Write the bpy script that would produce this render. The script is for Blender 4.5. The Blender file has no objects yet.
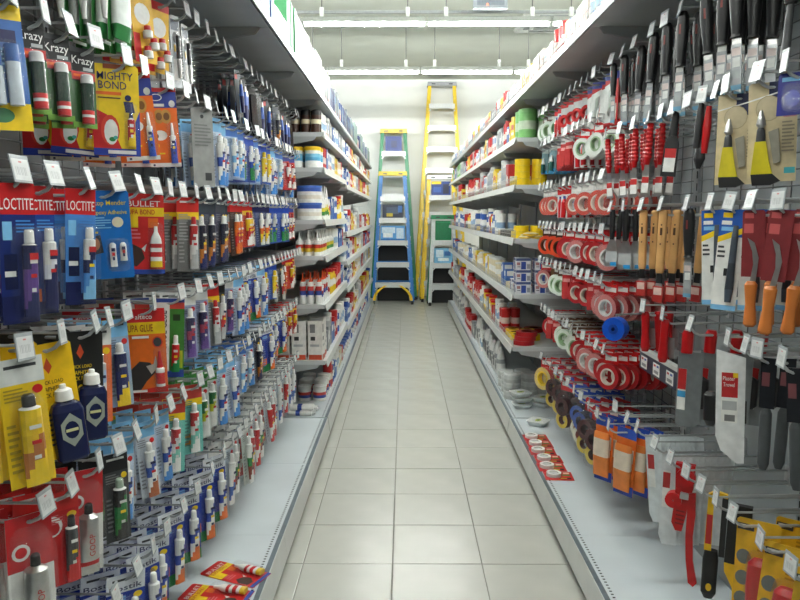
import bpy, math, random
from mathutils import Vector, Matrix, Euler
random.seed(7)
C = bpy.context.scene.collection
SC = bpy.context.scene

# ------------------------------------------------------------------ camera, world, exposure
F_PX, CAM_H = 708.0, 1.55
PITCH, YAW = math.atan(85 / F_PX), 0.0056
cam_d = bpy.data.cameras.new('camera')
cam_d.sensor_width = 36.0
cam_d.lens = 36.0 * F_PX / 800
cam_d.clip_start = 0.05
cam = bpy.data.objects.new('camera', cam_d)
C.objects.link(cam)
cam.location = (0, 0, CAM_H)
cam.rotation_euler = (math.pi / 2 - PITCH, 0, YAW)
SC.camera = cam
SC.view_settings.view_transform = 'Standard'
SC.view_settings.look = 'None'
SC.view_settings.gamma = 1.0
SC.view_settings.use_curve_mapping = False
SC.view_settings.exposure = 0.45
wd = bpy.data.worlds.new('World')
SC.world = wd
wd.use_nodes = True
wd.node_tree.nodes['Background'].inputs[0].default_value = (0.75, 0.8, 0.8, 1)
wd.node_tree.nodes['Background'].inputs[1].default_value = 0.05
TUBE_STRENGTH = 148.0          # the fluorescent tubes are the only lamps of the shop

# where a plane x = const is crossed by the sight line of picture column px at height z
def y_at(px, X, z):
    k = (px - 400) / F_PX
    cp, sp, cy, sy = math.cos(PITCH), math.sin(PITCH), math.cos(YAW), math.sin(YAW)
    # X*cy + Y*sy = k*((-X*sy + Y*cy)*cp + (h-z)*sp)
    return (k * (-X * sy * cp + (CAM_H - z) * sp) - X * cy) / (sy - k * cy * cp)

# ------------------------------------------------------------------ materials
def lin(c):
    c = c / 255.0
    return c / 12.92 if c <= 0.04045 else ((c + 0.055) / 1.055) ** 2.4
_mats = {}
def M(col, rough=0.45, metal=0.0, var=0.10, scale=35.0, spec=0.5, bump=0.0):
    key = (col, rough, metal, var, scale, spec, bump)
    if key in _mats:
        return _mats[key]
    m = bpy.data.materials.new('mat_%02x%02x%02x' % tuple(int(v) for v in col))
    m.use_nodes = True
    nt = m.node_tree
    b = nt.nodes['Principled BSDF']
    rgb = tuple(lin(v) for v in col)
    tc = nt.nodes.new('ShaderNodeTexCoord')
    n = nt.nodes.new('ShaderNodeTexNoise')
    n.inputs['Scale'].default_value = scale
    n.inputs['Detail'].default_value = 2
    nt.links.new(tc.outputs['Object'], n.inputs['Vector'])
    r = nt.nodes.new('ShaderNodeValToRGB')
    r.color_ramp.elements[0].position = 0.3
    r.color_ramp.elements[1].position = 0.7
    r.color_ramp.elements[0].color = tuple(v * (1 - var) for v in rgb) + (1,)
    r.color_ramp.elements[1].color = tuple(min(1, v * (1 + var)) for v in rgb) + (1,)
    nt.links.new(n.outputs['Fac'], r.inputs['Fac'])
    nt.links.new(r.outputs['Color'], b.inputs['Base Color'])
    b.inputs['Roughness'].default_value = rough
    b.inputs['Metallic'].default_value = metal
    b.inputs['Specular IOR Level'].default_value = spec
    if bump:
        bp = nt.nodes.new('ShaderNodeBump')
        bp.inputs['Strength'].default_value = bump
        bp.inputs['Distance'].default_value = 0.002
        nt.links.new(n.outputs['Fac'], bp.inputs['Height'])
        nt.links.new(bp.outputs['Normal'], b.inputs['Normal'])
    _mats[key] = m
    return m
def clear_mat(name, tint=(1, 1, 1), gloss=0.2, milky=0.08):
    m = bpy.data.materials.new(name)
    m.use_nodes = True
    nt = m.node_tree
    nt.nodes.clear()
    out = nt.nodes.new('ShaderNodeOutputMaterial')
    tr = nt.nodes.new('ShaderNodeBsdfTransparent')
    tr.inputs[0].default_value = tint + (1,)
    gl = nt.nodes.new('ShaderNodeBsdfGlossy')
    gl.inputs['Roughness'].default_value = 0.12
    df = nt.nodes.new('ShaderNodeBsdfDiffuse')
    df.inputs[0].default_value = (0.8, 0.82, 0.82, 1)
    nz = nt.nodes.new('ShaderNodeTexNoise')
    nz.inputs['Scale'].default_value = 55
    bp = nt.nodes.new('ShaderNodeBump')
    bp.inputs['Strength'].default_value = 0.35
    bp.inputs['Distance'].default_value = 0.004
    nt.links.new(nz.outputs['Fac'], bp.inputs['Height'])
    nt.links.new(bp.outputs['Normal'], gl.inputs['Normal'])
    m1 = nt.nodes.new('ShaderNodeMixShader')
    m1.inputs[0].default_value = milky
    m2 = nt.nodes.new('ShaderNodeMixShader')
    m2.inputs[0].default_value = gloss
    nt.links.new(tr.outputs[0], m1.inputs[1]); nt.links.new(df.outputs[0], m1.inputs[2])
    nt.links.new(m1.outputs[0], m2.inputs[1]); nt.links.new(gl.outputs[0], m2.inputs[2])
    nt.links.new(m2.outputs[0], out.inputs[0])
    return m
CLEAR = clear_mat('clear_plastic', gloss=0.05, milky=0.02)
CLEARG = clear_mat('green_clear_plastic', tint=(0.8, 0.95, 0.75), gloss=0.05, milky=0.02)
CLOUDY = clear_mat('cloudy_plastic', gloss=0.18, milky=0.3)
def emit_mat(name, col, s):
    m = bpy.data.materials.new(name)
    m.use_nodes = True
    nt = m.node_tree
    nt.nodes.clear()
    out = nt.nodes.new('ShaderNodeOutputMaterial')
    e = nt.nodes.new('ShaderNodeEmission')
    e.inputs[0].default_value = col + (1,)
    e.inputs[1].default_value = s
    nt.links.new(e.outputs[0], out.inputs[0])
    return m
TUBE_M = emit_mat('fluorescent_glow', (0.97, 1.0, 0.96), TUBE_STRENGTH)
LED_RED = emit_mat('red_led', (1.0, 0.15, 0.08), 3.0)

WHITE, OFFW, CREAM = (236, 236, 232), (215, 217, 214), (224, 212, 178)
RED, DRED, ORANGE, YEL = (196, 26, 28), (128, 18, 24), (232, 110, 28), (240, 204, 26)
BLUE, NAVY, LBLUE, SKY, TEAL = (30, 72, 178), (20, 30, 84), (70, 140, 215), (128, 190, 232), (80, 180, 170)
GREEN, DGREEN, LGREEN = (30, 128, 62), (20, 62, 32), (120, 205, 120)
BLACK, DGREY, GREY, LGREY = (22, 22, 24), (62, 64, 66), (128, 130, 131), (176, 179, 180)
BROWN, WOOD, PURPLE, PINK = (92, 60, 40), (206, 156, 98), (96, 66, 140), (226, 120, 130)
STEEL = M((196, 198, 198), 0.32, 0.85, 0.05)
CHROME = M((170, 172, 172), 0.35, 0.7, 0.05)
SILVER = M((190, 190, 188), 0.28, 0.9, 0.08, 60)
SHELF = M((196, 200, 200), 0.38, 0.0, 0.04, 6)
SHELF_U = M((172, 176, 176), 0.4, 0.25, 0.06, 6)
DECK = M((212, 220, 224), 0.2, 0.0, 0.05, 3)
RAIL = M((206, 208, 205), 0.35, 0.1, 0.04, 8)
PANEL_L_SHADED = M((96, 100, 102), 0.5, 0.2, 0.08, 5)  # left back panels: shade behind the packs put into a darker grey
PANEL_R = M((150, 156, 158), 0.45, 0.1, 0.08, 5)
GRID_M = M((112, 115, 116), 0.4, 0.5, 0.05)
HOUSE = M((150, 154, 148), 0.6)
KICK = M((18, 19, 20), 0.7)
def G(col, r=0.4):
    return M(col, r)

# ------------------------------------------------------------------ mesh builder
class MB:
    def __init__(s):
        s.v, s.f, s.m, s.mats, s.sm = [], [], [], [], []
    def mi(s, mat):
        if mat not in s.mats:
            s.mats.append(mat)
        return s.mats.index(mat)
    def add(s, vs, fs, mat, smooth=False):
        o = len(s.v)
        s.v += [tuple(p) for p in vs]
        k = s.mi(mat)
        for f in fs:
            s.f.append(tuple(i + o for i in f)); s.m.append(k); s.sm.append(smooth)
        return s
    def box(s, x0, x1, y0, y1, z0, z1, mat):
        vs = [(x, y, z) for z in (z0, z1) for y in (y0, y1) for x in (x0, x1)]
        return s.add(vs, [(0, 2, 3, 1), (4, 5, 7, 6), (0, 1, 5, 4), (2, 6, 7, 3), (0, 4, 6, 2), (1, 3, 7, 5)], mat)
    def prism(s, pts, y0, y1, mat):          # outline in x,z pushed along y
        n = len(pts)
        vs = [(x, y0, z) for x, z in pts] + [(x, y1, z) for x, z in pts]
        fs = [tuple(range(n)), tuple(range(2 * n - 1, n - 1, -1))]
        fs += [((i + 1) % n, i, i + n, (i + 1) % n + n) for i in range(n)]
        return s.add(vs, fs, mat)
    def prism_y(s, pts, y0, y1, mat):        # same thing, kept for profiles run along the aisle
        return s.prism(pts, y0, y1, mat)
    def poly(s, pts, y, mat):                # flat print on a front face (faces -y)
        return s.add([(x, y, z) for x, z in pts], [tuple(range(len(pts)))], mat)
    def rect(s, x0, x1, z0, z1, y, mat):
        return s.poly([(x0, z0), (x1, z0), (x1, z1), (x0, z1)], y, mat)
    def disc(s, cx, cz, rx, rz, y, mat, n=14):
        return s.poly([(cx + rx * math.cos(2 * math.pi * i / n), cz + rz * math.sin(2 * math.pi * i / n)) for i in range(n)], y, mat)
    def tube(s, path, r, mat, n=5):
        ps = [Vector(p) for p in path]
        vs, fs = [], []
        for i, p in enumerate(ps):
            d = (ps[min(i + 1, len(ps) - 1)] - ps[max(i - 1, 0)]).normalized()
            a = d.cross(Vector((0, 0, 1)) if abs(d.z) < 0.9 else Vector((1, 0, 0))).normalized()
            b = d.cross(a)
            for k in range(n):
                t = 2 * math.pi * k / n
                vs.append(p + (a * math.cos(t) + b * math.sin(t)) * r)
        for i in range(len(ps) - 1):
            for k in range(n):
                fs.append((i * n + k, i * n + (k + 1) % n, (i + 1) * n + (k + 1) % n, (i + 1) * n + k))
        fs.append(tuple(range(n - 1, -1, -1)))
        fs.append(tuple(range((len(ps) - 1) * n, len(ps) * n)))
        return s.add(vs, fs, mat, True)
    def loft(s, rings, n=12, e=2.0, cx=0, cy=0):
        # rings: (z, rx, ry, mat of the band up to the next ring[, shift x, shift y]); e: superellipse exponent
        rr = []
        for R in rings:
            z, rx, ry, mt = R[:4]
            sx, sy = (R[4], R[5]) if len(R) > 4 else (0, 0)
            pr = []
            for k in range(n):
                t = 2 * math.pi * (k + 0.5) / n
                c, q = math.cos(t), math.sin(t)
                pr.append((cx + sx + rx * math.copysign(abs(c) ** (2 / e), c), cy + sy + ry * math.copysign(abs(q) ** (2 / e), q), z))
            rr.append(pr)
        for i in range(len(rr) - 1):
            up = rr[i + 1][0][2] >= rr[i][0][2]
            fs = [(k, (k + 1) % n, n + (k + 1) % n, n + k) for k in range(n)]
            if not up:
                fs = [f[::-1] for f in fs]
            s.add(rr[i] + rr[i + 1], fs, rings[i][3], True)
        up = rr[-1][0][2] >= rr[0][0][2]
        f0, f1 = tuple(range(n - 1, -1, -1)), tuple(range(n))
        s.add(rr[0], [f0 if up else f1], rings[0][3])
        s.add(rr[-1], [f1 if up else f0], rings[-2][3])
        return s
    def ring(s, cx, cz, y0, y1, ro, ri, m_face, m_rim, n=20, m_in=None):     # a roll: axis along y
        vs = []
        for y in (y0, y1):
            for r in (ro, ri):
                vs += [(cx + r * math.cos(2 * math.pi * k / n), y, cz + r * math.sin(2 * math.pi * k / n)) for k in range(n)]
        a = lambda k: k % n
        ff = [(a(k), n + a(k), n + a(k + 1), a(k + 1)) for k in range(n)]
        fb = [(2 * n + a(k + 1), 3 * n + a(k + 1), 3 * n + a(k), 2 * n + a(k)) for k in range(n)]
        fo = [(a(k), a(k + 1), 2 * n + a(k + 1), 2 * n + a(k)) for k in range(n)]
        fi = [(n + a(k + 1), n + a(k), 3 * n + a(k), 3 * n + a(k + 1)) for k in range(n)]
        s.add(vs, ff + fb, m_face); s.add(vs, fo, m_rim, False); s.add(vs, fi, m_in or m_rim, False)
        return s
    def rollz(s, cx, cy, z0, z1, ro, ri, m_face, m_rim, n=18):              # a roll lying flat
        t = MB().ring(0, 0, z0, z1, ro, ri, m_face, m_rim, n)
        for f, k in zip(t.f, t.m):
            s.add([(cx + t.v[i][0], cy - t.v[i][2], t.v[i][1]) for i in f], [tuple(range(len(f)))], t.mats[k])
        return s
    def mesh(s, name):
        me = bpy.data.meshes.new(name)
        me.from_pydata(s.v, [], s.f)
        for m in s.mats:
            me.materials.append(m)
        me.polygons.foreach_set('material_index', s.m)
        me.polygons.foreach_set('use_smooth', s.sm)
        me.update()
        return me

def text_mesh(txt, w, h, mat, x=0, z=0, y=-0.0016, rot=False):
    cu = bpy.data.curves.new('txt', 'FONT')
    cu.body = txt
    cu.align_x = 'CENTER'; cu.align_y = 'CENTER'
    cu.resolution_u = 2
    cu.offset = 0.004
    ob = bpy.data.objects.new('txt', cu)
    C.objects.link(ob)
    dg = bpy.context.evaluated_depsgraph_get()
    me = bpy.data.meshes.new_from_object(ob.evaluated_get(dg))
    bpy.data.objects.remove(ob); bpy.data.curves.remove(cu)
    xs = [v.co.x for v in me.vertices]; ys = [v.co.y for v in me.vertices]
    dx, dy = max(xs) - min(xs), max(ys) - min(ys)
    mx, my = (max(xs) + min(xs)) / 2, (max(ys) + min(ys)) / 2
    for v in me.vertices:
        a, b = (v.co.x - mx) / dx * w, (v.co.y - my) / dy * h
        if rot:
            a, b = -b, a
        v.co = (x + a, y, z + b)
    me.materials.clear()
    me.materials.append(mat)
    return me

# ------------------------------------------------------------------ objects
def obj(name, me, parent=None, loc=None, rot=None):
    o = bpy.data.objects.new(name, me)
    C.objects.link(o)
    if parent is not None:
        o.parent = parent
    if loc is not None:
        o.location = loc
    if rot is not None:
        o.rotation_euler = rot
    return o
def tag(o, label, cat, group=None, kind=None):
    o['label'] = label; o['category'] = cat
    if group: o['group'] = group
    if kind: o['kind'] = kind
    return o
def thing(name, label, cat, loc=(0, 0, 0), rot=(0, 0, 0), group=None):
    return tag(obj(name, None, None, loc, rot), label, cat, group)
KINDS = {}
class Kind: pass
def kind(key, name, desc, cat, parts, gap=0.02, h=0.2):
    # parts: list of (part name, MB or mesh, [sub-parts])
    k = Kind(); k.name, k.desc, k.cat, k.gap, k.h = name, desc, cat, gap, h
    def cv(p):
        me = p[1].mesh(p[0]) if isinstance(p[1], MB) else p[1]
        return (p[0], me, [cv(q) for q in (p[2] if len(p) > 2 else [])])
    k.parts = [cv(p) for p in parts]
    ys = [v.co.y for q in k.parts for v in q[1].vertices]
    k.thick = max(ys) - min(ys)
    KINDS[key] = k
    return k
def spawn(key, loc, rot, label, group=None, scale=1.0, parts=True):
    k = KINDS[key]
    if len(k.parts) == 1 and not k.parts[0][2]:
        o = obj(k.name, k.parts[0][1], None, loc, rot)
        tag(o, label, k.cat, group)
    else:
        o = thing(k.name, label, k.cat, loc, rot, group)
        for nm, me, subs in k.parts:
            p = obj(nm, me, o)
            if parts:
                for sn, sm, _ in subs:
                    obj(sn, sm, p)
    if scale != 1.0:
        o.scale = (scale, scale, scale) if isinstance(scale, (int, float)) else scale
    return o
ORD = ('zeroth first second third fourth fifth sixth seventh eighth ninth tenth eleventh twelfth thirteenth fourteenth fifteenth sixteenth '
       'seventeenth eighteenth nineteenth twentieth twenty-first twenty-second twenty-third twenty-fourth twenty-fifth twenty-sixth '
       'twenty-seventh twenty-eighth twenty-ninth thirtieth thirty-first thirty-second thirty-third thirty-fourth thirty-fifth thirty-sixth '
       'thirty-seventh thirty-eighth thirty-ninth fortieth').split()
ORD += ['forty-' + w for w in ORD[1:10]] + ['fiftieth'] + ['fifty-' + w for w in ORD[1:10]] + ['sixtieth'] + ['sixty-' + w for w in ORD[1:10]]
ORD += ['seventieth'] + ['seventy-' + w for w in ORD[1:10]] + ['eightieth'] + ['eighty-' + w for w in ORD[1:10]] + ['ninetieth'] + ['ninety-' + w for w in ORD[1:10]] + ['hundredth'] + ['hundred-and-' + w for w in ORD[1:20]]

# ================================================================== the room
CEIL, BACK = 4.06, 13.6
XL, XR = -0.53, 0.735            # front edges of the shelving
BL, BR = -1.03, 1.225            # its back panels
def struct(name, mb):
    o = obj(name, mb.mesh(name)); o['kind'] = 'structure'; return o
GROUT = M((128, 126, 118), 0.8)
floor = struct('floor', MB().box(-4.5, 4.7, -3.5, BACK, -0.1, -0.006, GROUT))
def tile_material():
    m = M((190, 190, 182), 0.22, 0.0, 0.05, 4)
    nt = m.node_tree
    b = nt.nodes['Principled BSDF']
    n2 = nt.nodes.new('ShaderNodeTexNoise'); n2.inputs['Scale'].default_value = 3
    mr = nt.nodes.new('ShaderNodeMapRange')
    mr.inputs['To Min'].default_value = 0.2; mr.inputs['To Max'].default_value = 0.3
    nt.links.new(n2.outputs['Fac'], mr.inputs['Value']); nt.links.new(mr.outputs[0], b.inputs['Roughness'])
    return m
TILE = tile_material()
tmb = MB()
g, e = 0.0022, 0.003
tmb.add([(g, g, -0.006), (0.4 - g, g, -0.006), (0.4 - g, 0.4 - g, -0.006), (g, 0.4 - g, -0.006),
         (g, g, -0.001), (0.4 - g, g, -0.001), (0.4 - g, 0.4 - g, -0.001), (g, 0.4 - g, -0.001),
         (g + e, g + e, 0), (0.4 - g - e, g + e, 0), (0.4 - g - e, 0.4 - g - e, 0), (g + e, 0.4 - g - e, 0)],
        [(0, 1, 5, 4), (1, 2, 6, 5), (2, 3, 7, 6), (3, 0, 4, 7), (4, 5, 9, 8), (5, 6, 10, 9), (6, 7, 11, 10), (7, 4, 8, 11), (8, 9, 10, 11)], TILE)
tile_me = tmb.mesh('tile')
for ix in range(-3, 4):
    for iy in range(-8, 27):
        obj('tile', tile_me, floor, (-0.05 + 0.4 * ix, 3.007 + 0.4 * iy, random.uniform(-0.0006, 0.0006)))
WALL = M((232, 234, 232), 0.7, 0, 0.02, 3)
CEILM = M((200, 204, 192), 0.8, 0, 0.03, 3)
struct('wall_back', MB().box(-4.5, 4.7, BACK, BACK + 0.1, -0.1, CEIL, WALL))
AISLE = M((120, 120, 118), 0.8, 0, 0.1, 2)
struct('wall_left', MB().box(-4.6, -4.5, -3.5, BACK, -0.1, CEIL, AISLE))
struct('wall_right', MB().box(4.7, 4.8, -3.5, BACK, -0.1, CEIL, AISLE))
struct('wall_front', MB().box(-4.5, 4.7, -3.6, -3.5, -0.1, CEIL, AISLE))
struct('ceiling', MB().box(-4.6, 4.8, -3.6, BACK + 0.1, CEIL, CEIL + 0.1, CEILM))

# ------------------------------------------------------------------ ceiling lights: rows of tubes across the shop
LWHITE = M((226, 229, 224), 0.4)
fix = MB()
fix.prism([(-0.605, 0.02), (0.605, 0.02), (0.605, 0.055), (-0.605, 0.055)], -0.04, 0.04, HOUSE)
fix.prism([(-0.605, 0.055), (0.605, 0.055), (0.59, 0.07), (-0.59, 0.07)], -0.03, 0.03, HOUSE)
fix_me = fix.mesh('housing')
cap_me = MB().loft([(-0.02, 0.014, 0.016, LWHITE), (0.03, 0.014, 0.016, LWHITE)], 8).mesh('lamp_holder')
tb = MB()
N = 10
vs = []
for x in (-0.575, 0.575):
    vs += [(x, 0.014 * math.cos(2 * math.pi * k / N), -0.0 + 0.014 * math.sin(2 * math.pi * k / N)) for k in range(N)]
tb.add(vs, [(k, (k + 1) % N, N + (k + 1) % N, N + k) for k in range(N)] + [tuple(range(N)), tuple(range(2 * N - 1, N - 1, -1))], TUBE_M, True)
tube_me = tb.mesh('fluorescent_tube')
rod_me = MB().tube([(0, 0, 0.07), (0, 0, 0.66)], 0.006, M((120, 122, 118), 0.5)).box(-0.02, 0.02, -0.02, 0.02, 0.07, 0.16, LWHITE).mesh('hanging_rod')
LZ = 3.4
for ri, (ly, rn) in enumerate([(9.55, 'far'), (7.2, 'near'), (4.85, 'third'), (2.5, 'fourth'), (0.15, 'last')]):
    for ci, (lx, cn) in enumerate([(-2.82, 'outer left'), (-1.6, 'left'), (-0.385, 'middle left'), (0.83, 'middle right'), (2.05, 'right'), (3.27, 'outer right')]):
        if ri == 0: lx -= 0.01
        t = thing('fluorescent_light', 'white hanging fluorescent tube light, %s one of the %s ceiling row' % (cn, rn), 'ceiling light', (lx, ly, LZ), (0, 0, 0), 'hanging fluorescent lights')
        obj('housing', fix_me, t); obj('fluorescent_tube', tube_me, t)
        for x in (-0.59, 0.59):
            obj('lamp_holder', cap_me, t, (x, 0, 0))
        for x in (-0.42, 0.42):
            obj('hanging_rod', rod_me, t, (x, 0, 0))
# conduit above the far rows, emergency box, ceiling cassette
tag(obj('cable_conduit', MB().box(-4, 4, 7.24, 7.27, 3.52, 3.545, M((150, 155, 155), 0.5)).mesh('conduit')), 'thin grey conduit running above the near row of ceiling lights', 'conduit')
t = thing('emergency_light', 'grey emergency light box with small red indicator by the ceiling lights', 'emergency light', (0.82, 7.05, 3.5))
obj('housing', MB().box(-0.16, 0.16, -0.05, 0.05, 0.0, 0.12, M((150, 158, 165), 0.5)).mesh('housing'), t)
obj('lens', MB().box(-0.13, 0.13, -0.055, -0.05, 0.025, 0.095, M((120, 128, 136), 0.3)).mesh('lens'), t)
obj('indicator', MB().loft([(0.022, 0.012, 0.008, LED_RED), (0.04, 0.006, 0.004, LED_RED)], 8, cx=-0.03, cy=-0.058).mesh('indicator'), t)
obj('bracket', MB().box(-0.02, 0.02, -0.01, 0.01, 0.12, 0.56, M((150, 155, 155), 0.5)).mesh('bracket'), t)
t = thing('ceiling_cassette', 'white square air conditioner cassette set in the ceiling', 'air conditioner', (2.0, 9.6, CEIL))
obj('panel', MB().prism([(-0.48, -0.03), (0.48, -0.03), (0.5, 0.0), (-0.5, 0.0)], -0.5, 0.5, LWHITE).mesh('panel'), t)
obj('grille', MB().box(-0.27, 0.27, -0.27, 0.27, -0.045, -0.03, M((170, 174, 170), 0.5)).mesh('grille'), t)
for a in range(4):
    obj('louver', MB().box(-0.3, 0.3, 0.34, 0.4, -0.04, -0.03, M((140, 145, 142), 0.5)).mesh('louver'), t, (0, 0, 0), (0, 0, a * math.pi / 2))

# ================================================================== shelving
LEFT_SECT = [(-0.63, 0.27), (0.27, 1.17), (1.17, 2.07), (2.07, 2.96), (2.96, 3.86), (3.86, 4.76), (4.78, 5.68), (5.68, 6.58), (6.58, 7.48), (7.48, 8.38), (8.38, 9.28), (9.28, 10.18), (10.18, 11.08), (11.08, 11.9)]
RIGHT_SECT = LEFT_SECT[:13] + [(11.08, 11.6)]
L_SH1 = [0.554, 0.943, 1.274, 1.517, 1.865, 2.095]
L_SH2 = [0.50, 0.87, 1.12, 1.39, 1.83, 2.09]
R_SH1 = [0.65, 1.013, 1.39, 1.75, 2.06]
TOPZ = 2.33
HOLE = M((14, 15, 16), 0.9)
def price_rail(mb, d, y0, y1, z, f, mat, hh=0.04):
    # sloping label strip along a shelf front; d = +1 when the aisle lies towards +x
    mb.prism_y([(f - d * 0.012, z), (f - d * 0.002, z), (f + d * 0.008, z - hh), (f + d * 0.004, z - hh)][::d], y0, y1, mat)
def section(s, y0, y1, shelves, pegs, label):
    d = 1 if s < 0 else -1          # towards the aisle
    f, b = (XL, BL) if s < 0 else (XR, BR)
    def bx(mb, xa, xb, ya, yb, za, zb, m):
        return mb.box(min(xa, xb), max(xa, xb), ya, yb, za, zb, m)
    t = thing('gondola_shelving', label, 'shelving', (b, (y0 + y1) / 2, 0), group='shelving units along the aisle')
    def part(name, mb, par=t):
        me = mb.mesh(name)
        o = obj(name, me, par)
        o.matrix_parent_inverse = Matrix.Translation((-b, -(y0 + y1) / 2, 0)) if par is t else Matrix.Identity(4)
        return o
    part('base_deck', bx(MB(), b, f - d * 0.004, y0 + 0.0008, y1 - 0.0008, 0.125, 0.155, DECK))
    lip = MB()
    lip.prism_y([(f - d * 0.004, 0.155), (f + d * 0.004, 0.155), (f + d * 0.018, 0.052), (f + d * 0.004, 0.045), (f - d * 0.004, 0.06)][::d], y0 + 0.001, y1 - 0.001, RAIL)
    bx(lip, f - d * 0.02, f - d * 0.0, y0 + 0.001, y1 - 0.001, 0.155, 0.1555, M((96, 108, 116), 0.3))
    part('deck_lip', lip)
    n = int((y1 - y0) / 0.022)
    pm = MB()
    if y0 < 6:
        for i in range(n):
            y = y0 + 0.011 + i * 0.022
            pm.add([(f - d * 0.032, y - 0.004, 0.1556), (f - d * 0.042, y - 0.004, 0.1556), (f - d * 0.042, y + 0.004, 0.1556), (f - d * 0.032, y + 0.004, 0.1556)][::d], [(3, 2, 1, 0)], HOLE)
        part('perforation', pm)['kind'] = 'stuff'
    part('kick_plate', bx(MB(), f - d * 0.05, f - d * 0.04, y0, y1, 0.0, 0.125, KICK))
    part('back_panel', bx(MB(), b, b - d * 0.012, y0 + 0.01, y1 - 0.01, 0.155, TOPZ + 0.02, PANEL_L_SHADED if s < 0 else PANEL_R))
    up = MB()
    bx(up, b - d * 0.03, b + d * 0.012, y0 - 0.0, y0 + 0.03, 0, TOPZ + 0.03, M((150, 154, 156), 0.4, 0.4))
    sl = M((30, 32, 34), 0.8)
    if y0 > 1 and y0 < 6:
        for i in range(40):
            z = 0.2 + i * 0.05
            up.box(min(b + d * 0.012, b + d * 0.0125), max(b + d * 0.012, b + d * 0.0125), y0 + 0.01, y0 + 0.02, z, z + 0.03, sl)
    part('upright', up)
    # canopy shelf on top
    def shelf(name, z, dep_f, th, first, guard):
        sh = bx(MB(), b + d * 0.013, dep_f - d * 0.012, y0 + 0.002, y1 - 0.002, z - th, z, SHELF if name == 'shelf' else SHELF_U)
        o = part(name, sh)
        r = MB(); price_rail(r, d, y0 + 0.002, y1 - 0.002, z + 0.002, dep_f, RAIL if name == 'shelf' else SHELF_U, 0.045)
        part('price_rail', r, o)
        for ys in (y0 + 0.004, y1 - 0.012):
            br = MB().prism_y([(b + d * 0.02, z - th - 0.10), (b + d * 0.02, z - th), (dep_f - d * 0.05, z - th), (dep_f - d * 0.07, z - th - 0.025)][::d], ys, ys + 0.006, SHELF_U)
            part('bracket', br, o)
        if guard:
            gm = MB()
            x = dep_f - d * 0.016
            for k in (0.028, 0.056):
                gm.tube([(x, y0 + 0.01, z + k), (x, y1 - 0.01, z + k)], 0.0017, CHROME, 4)
            m = int((y1 - y0) / (0.05 if y0 < 8 else 0.1))
            for i in range(m + 1):
                y = y0 + 0.01 + i * (y1 - y0 - 0.02) / m
                gm.tube([(x, y, z), (x, y, z + 0.056)], 0.0015, CHROME, 4)
            part('wire_guard', gm, o)
        return o
    shelf('top_shelf', TOPZ, f, 0.03, False, s > 0)
    for z in shelves:
        shelf('shelf', z, f, 0.028, False, s > 0 and z < 1.8)
    if pegs:
        gm = MB()
        xg = b + d * 0.02
        z = 0.24 if s < 0 or y0 > 2.9 else 1.14
        while z < TOPZ - 0.06:
            gm.tube([(xg, y0 + 0.03, z), (xg, y1 - 0.0, z)], 0.0022, GRID_M, 4)
            z += 0.05
        for i in range(8):
            y = y0 + 0.06 + i * 0.112
            gm.tube([(xg - d * 0.004, y, 0.2 if s < 0 or y0 > 2.9 else 1.1), (xg - d * 0.004, y, TOPZ - 0.06)], 0.0022, GRID_M, 4)
        part('wire_grid', gm)
for s, sect in ((-1, LEFT_SECT), (1, RIGHT_SECT)):
    side = 'left' if s < 0 else 'right'
    for i, (y0, y1) in enumerate(sect):
        peg = y1 < 4.77
        sh = [] if peg else ((L_SH1 if y0 < 6.5 else L_SH2) if s < 0 else R_SH1)
        lab = ('grey steel shelving bay with peg hooks, %s of the %s side' if peg else 'grey steel bay stacked with shelves, %s of the %s side') % (ORD[i + 1], side)
        section(s, y0, y1, sh, peg, lab)

# ================================================================== goods: the kinds
T = 0.0006
def card_mb(w, h, base, patches=(), top=0.012):
    """printed card hanging from its top; patches in card fractions (x from left, z from top): rect, or ('d',cx,cz,rx,rz), or ('p',[pts])"""
    mb = MB()
    c = 0.006
    mb.prism([(-w / 2, top - h), (w / 2, top - h), (w / 2, top - c), (w / 2 - c, top), (-w / 2 + c, top), (-w / 2, top - c)], -T, T, G(base))
    X = lambda u: (u - 0.5) * w
    Z = lambda v: top - v * h
    for i, p in enumerate(patches):
        y = -T - 0.0002 * (i + 1)
        if p[0] == 'd':
            mb.disc(X(p[1]), Z(p[2]), p[3] * w, p[4] * h, y, G(p[5]))
        elif p[0] == 'p':
            mb.poly([(X(u), Z(v)) for u, v in p[1]], y, G(p[2]))
        else:
            mb.rect(X(p[0]), X(p[2]), Z(p[3]), Z(p[1]), y, G(p[4]))
    return mb
def lines(x0, x1, z0, z1, n, col):
    st = (z1 - z0) / n
    return [(x0, z0 + i * st, x0 + (x1 - x0) * (1 if i % 3 else 0.8), z0 + i * st + st * 0.45, col) for i in range(n)]
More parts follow.
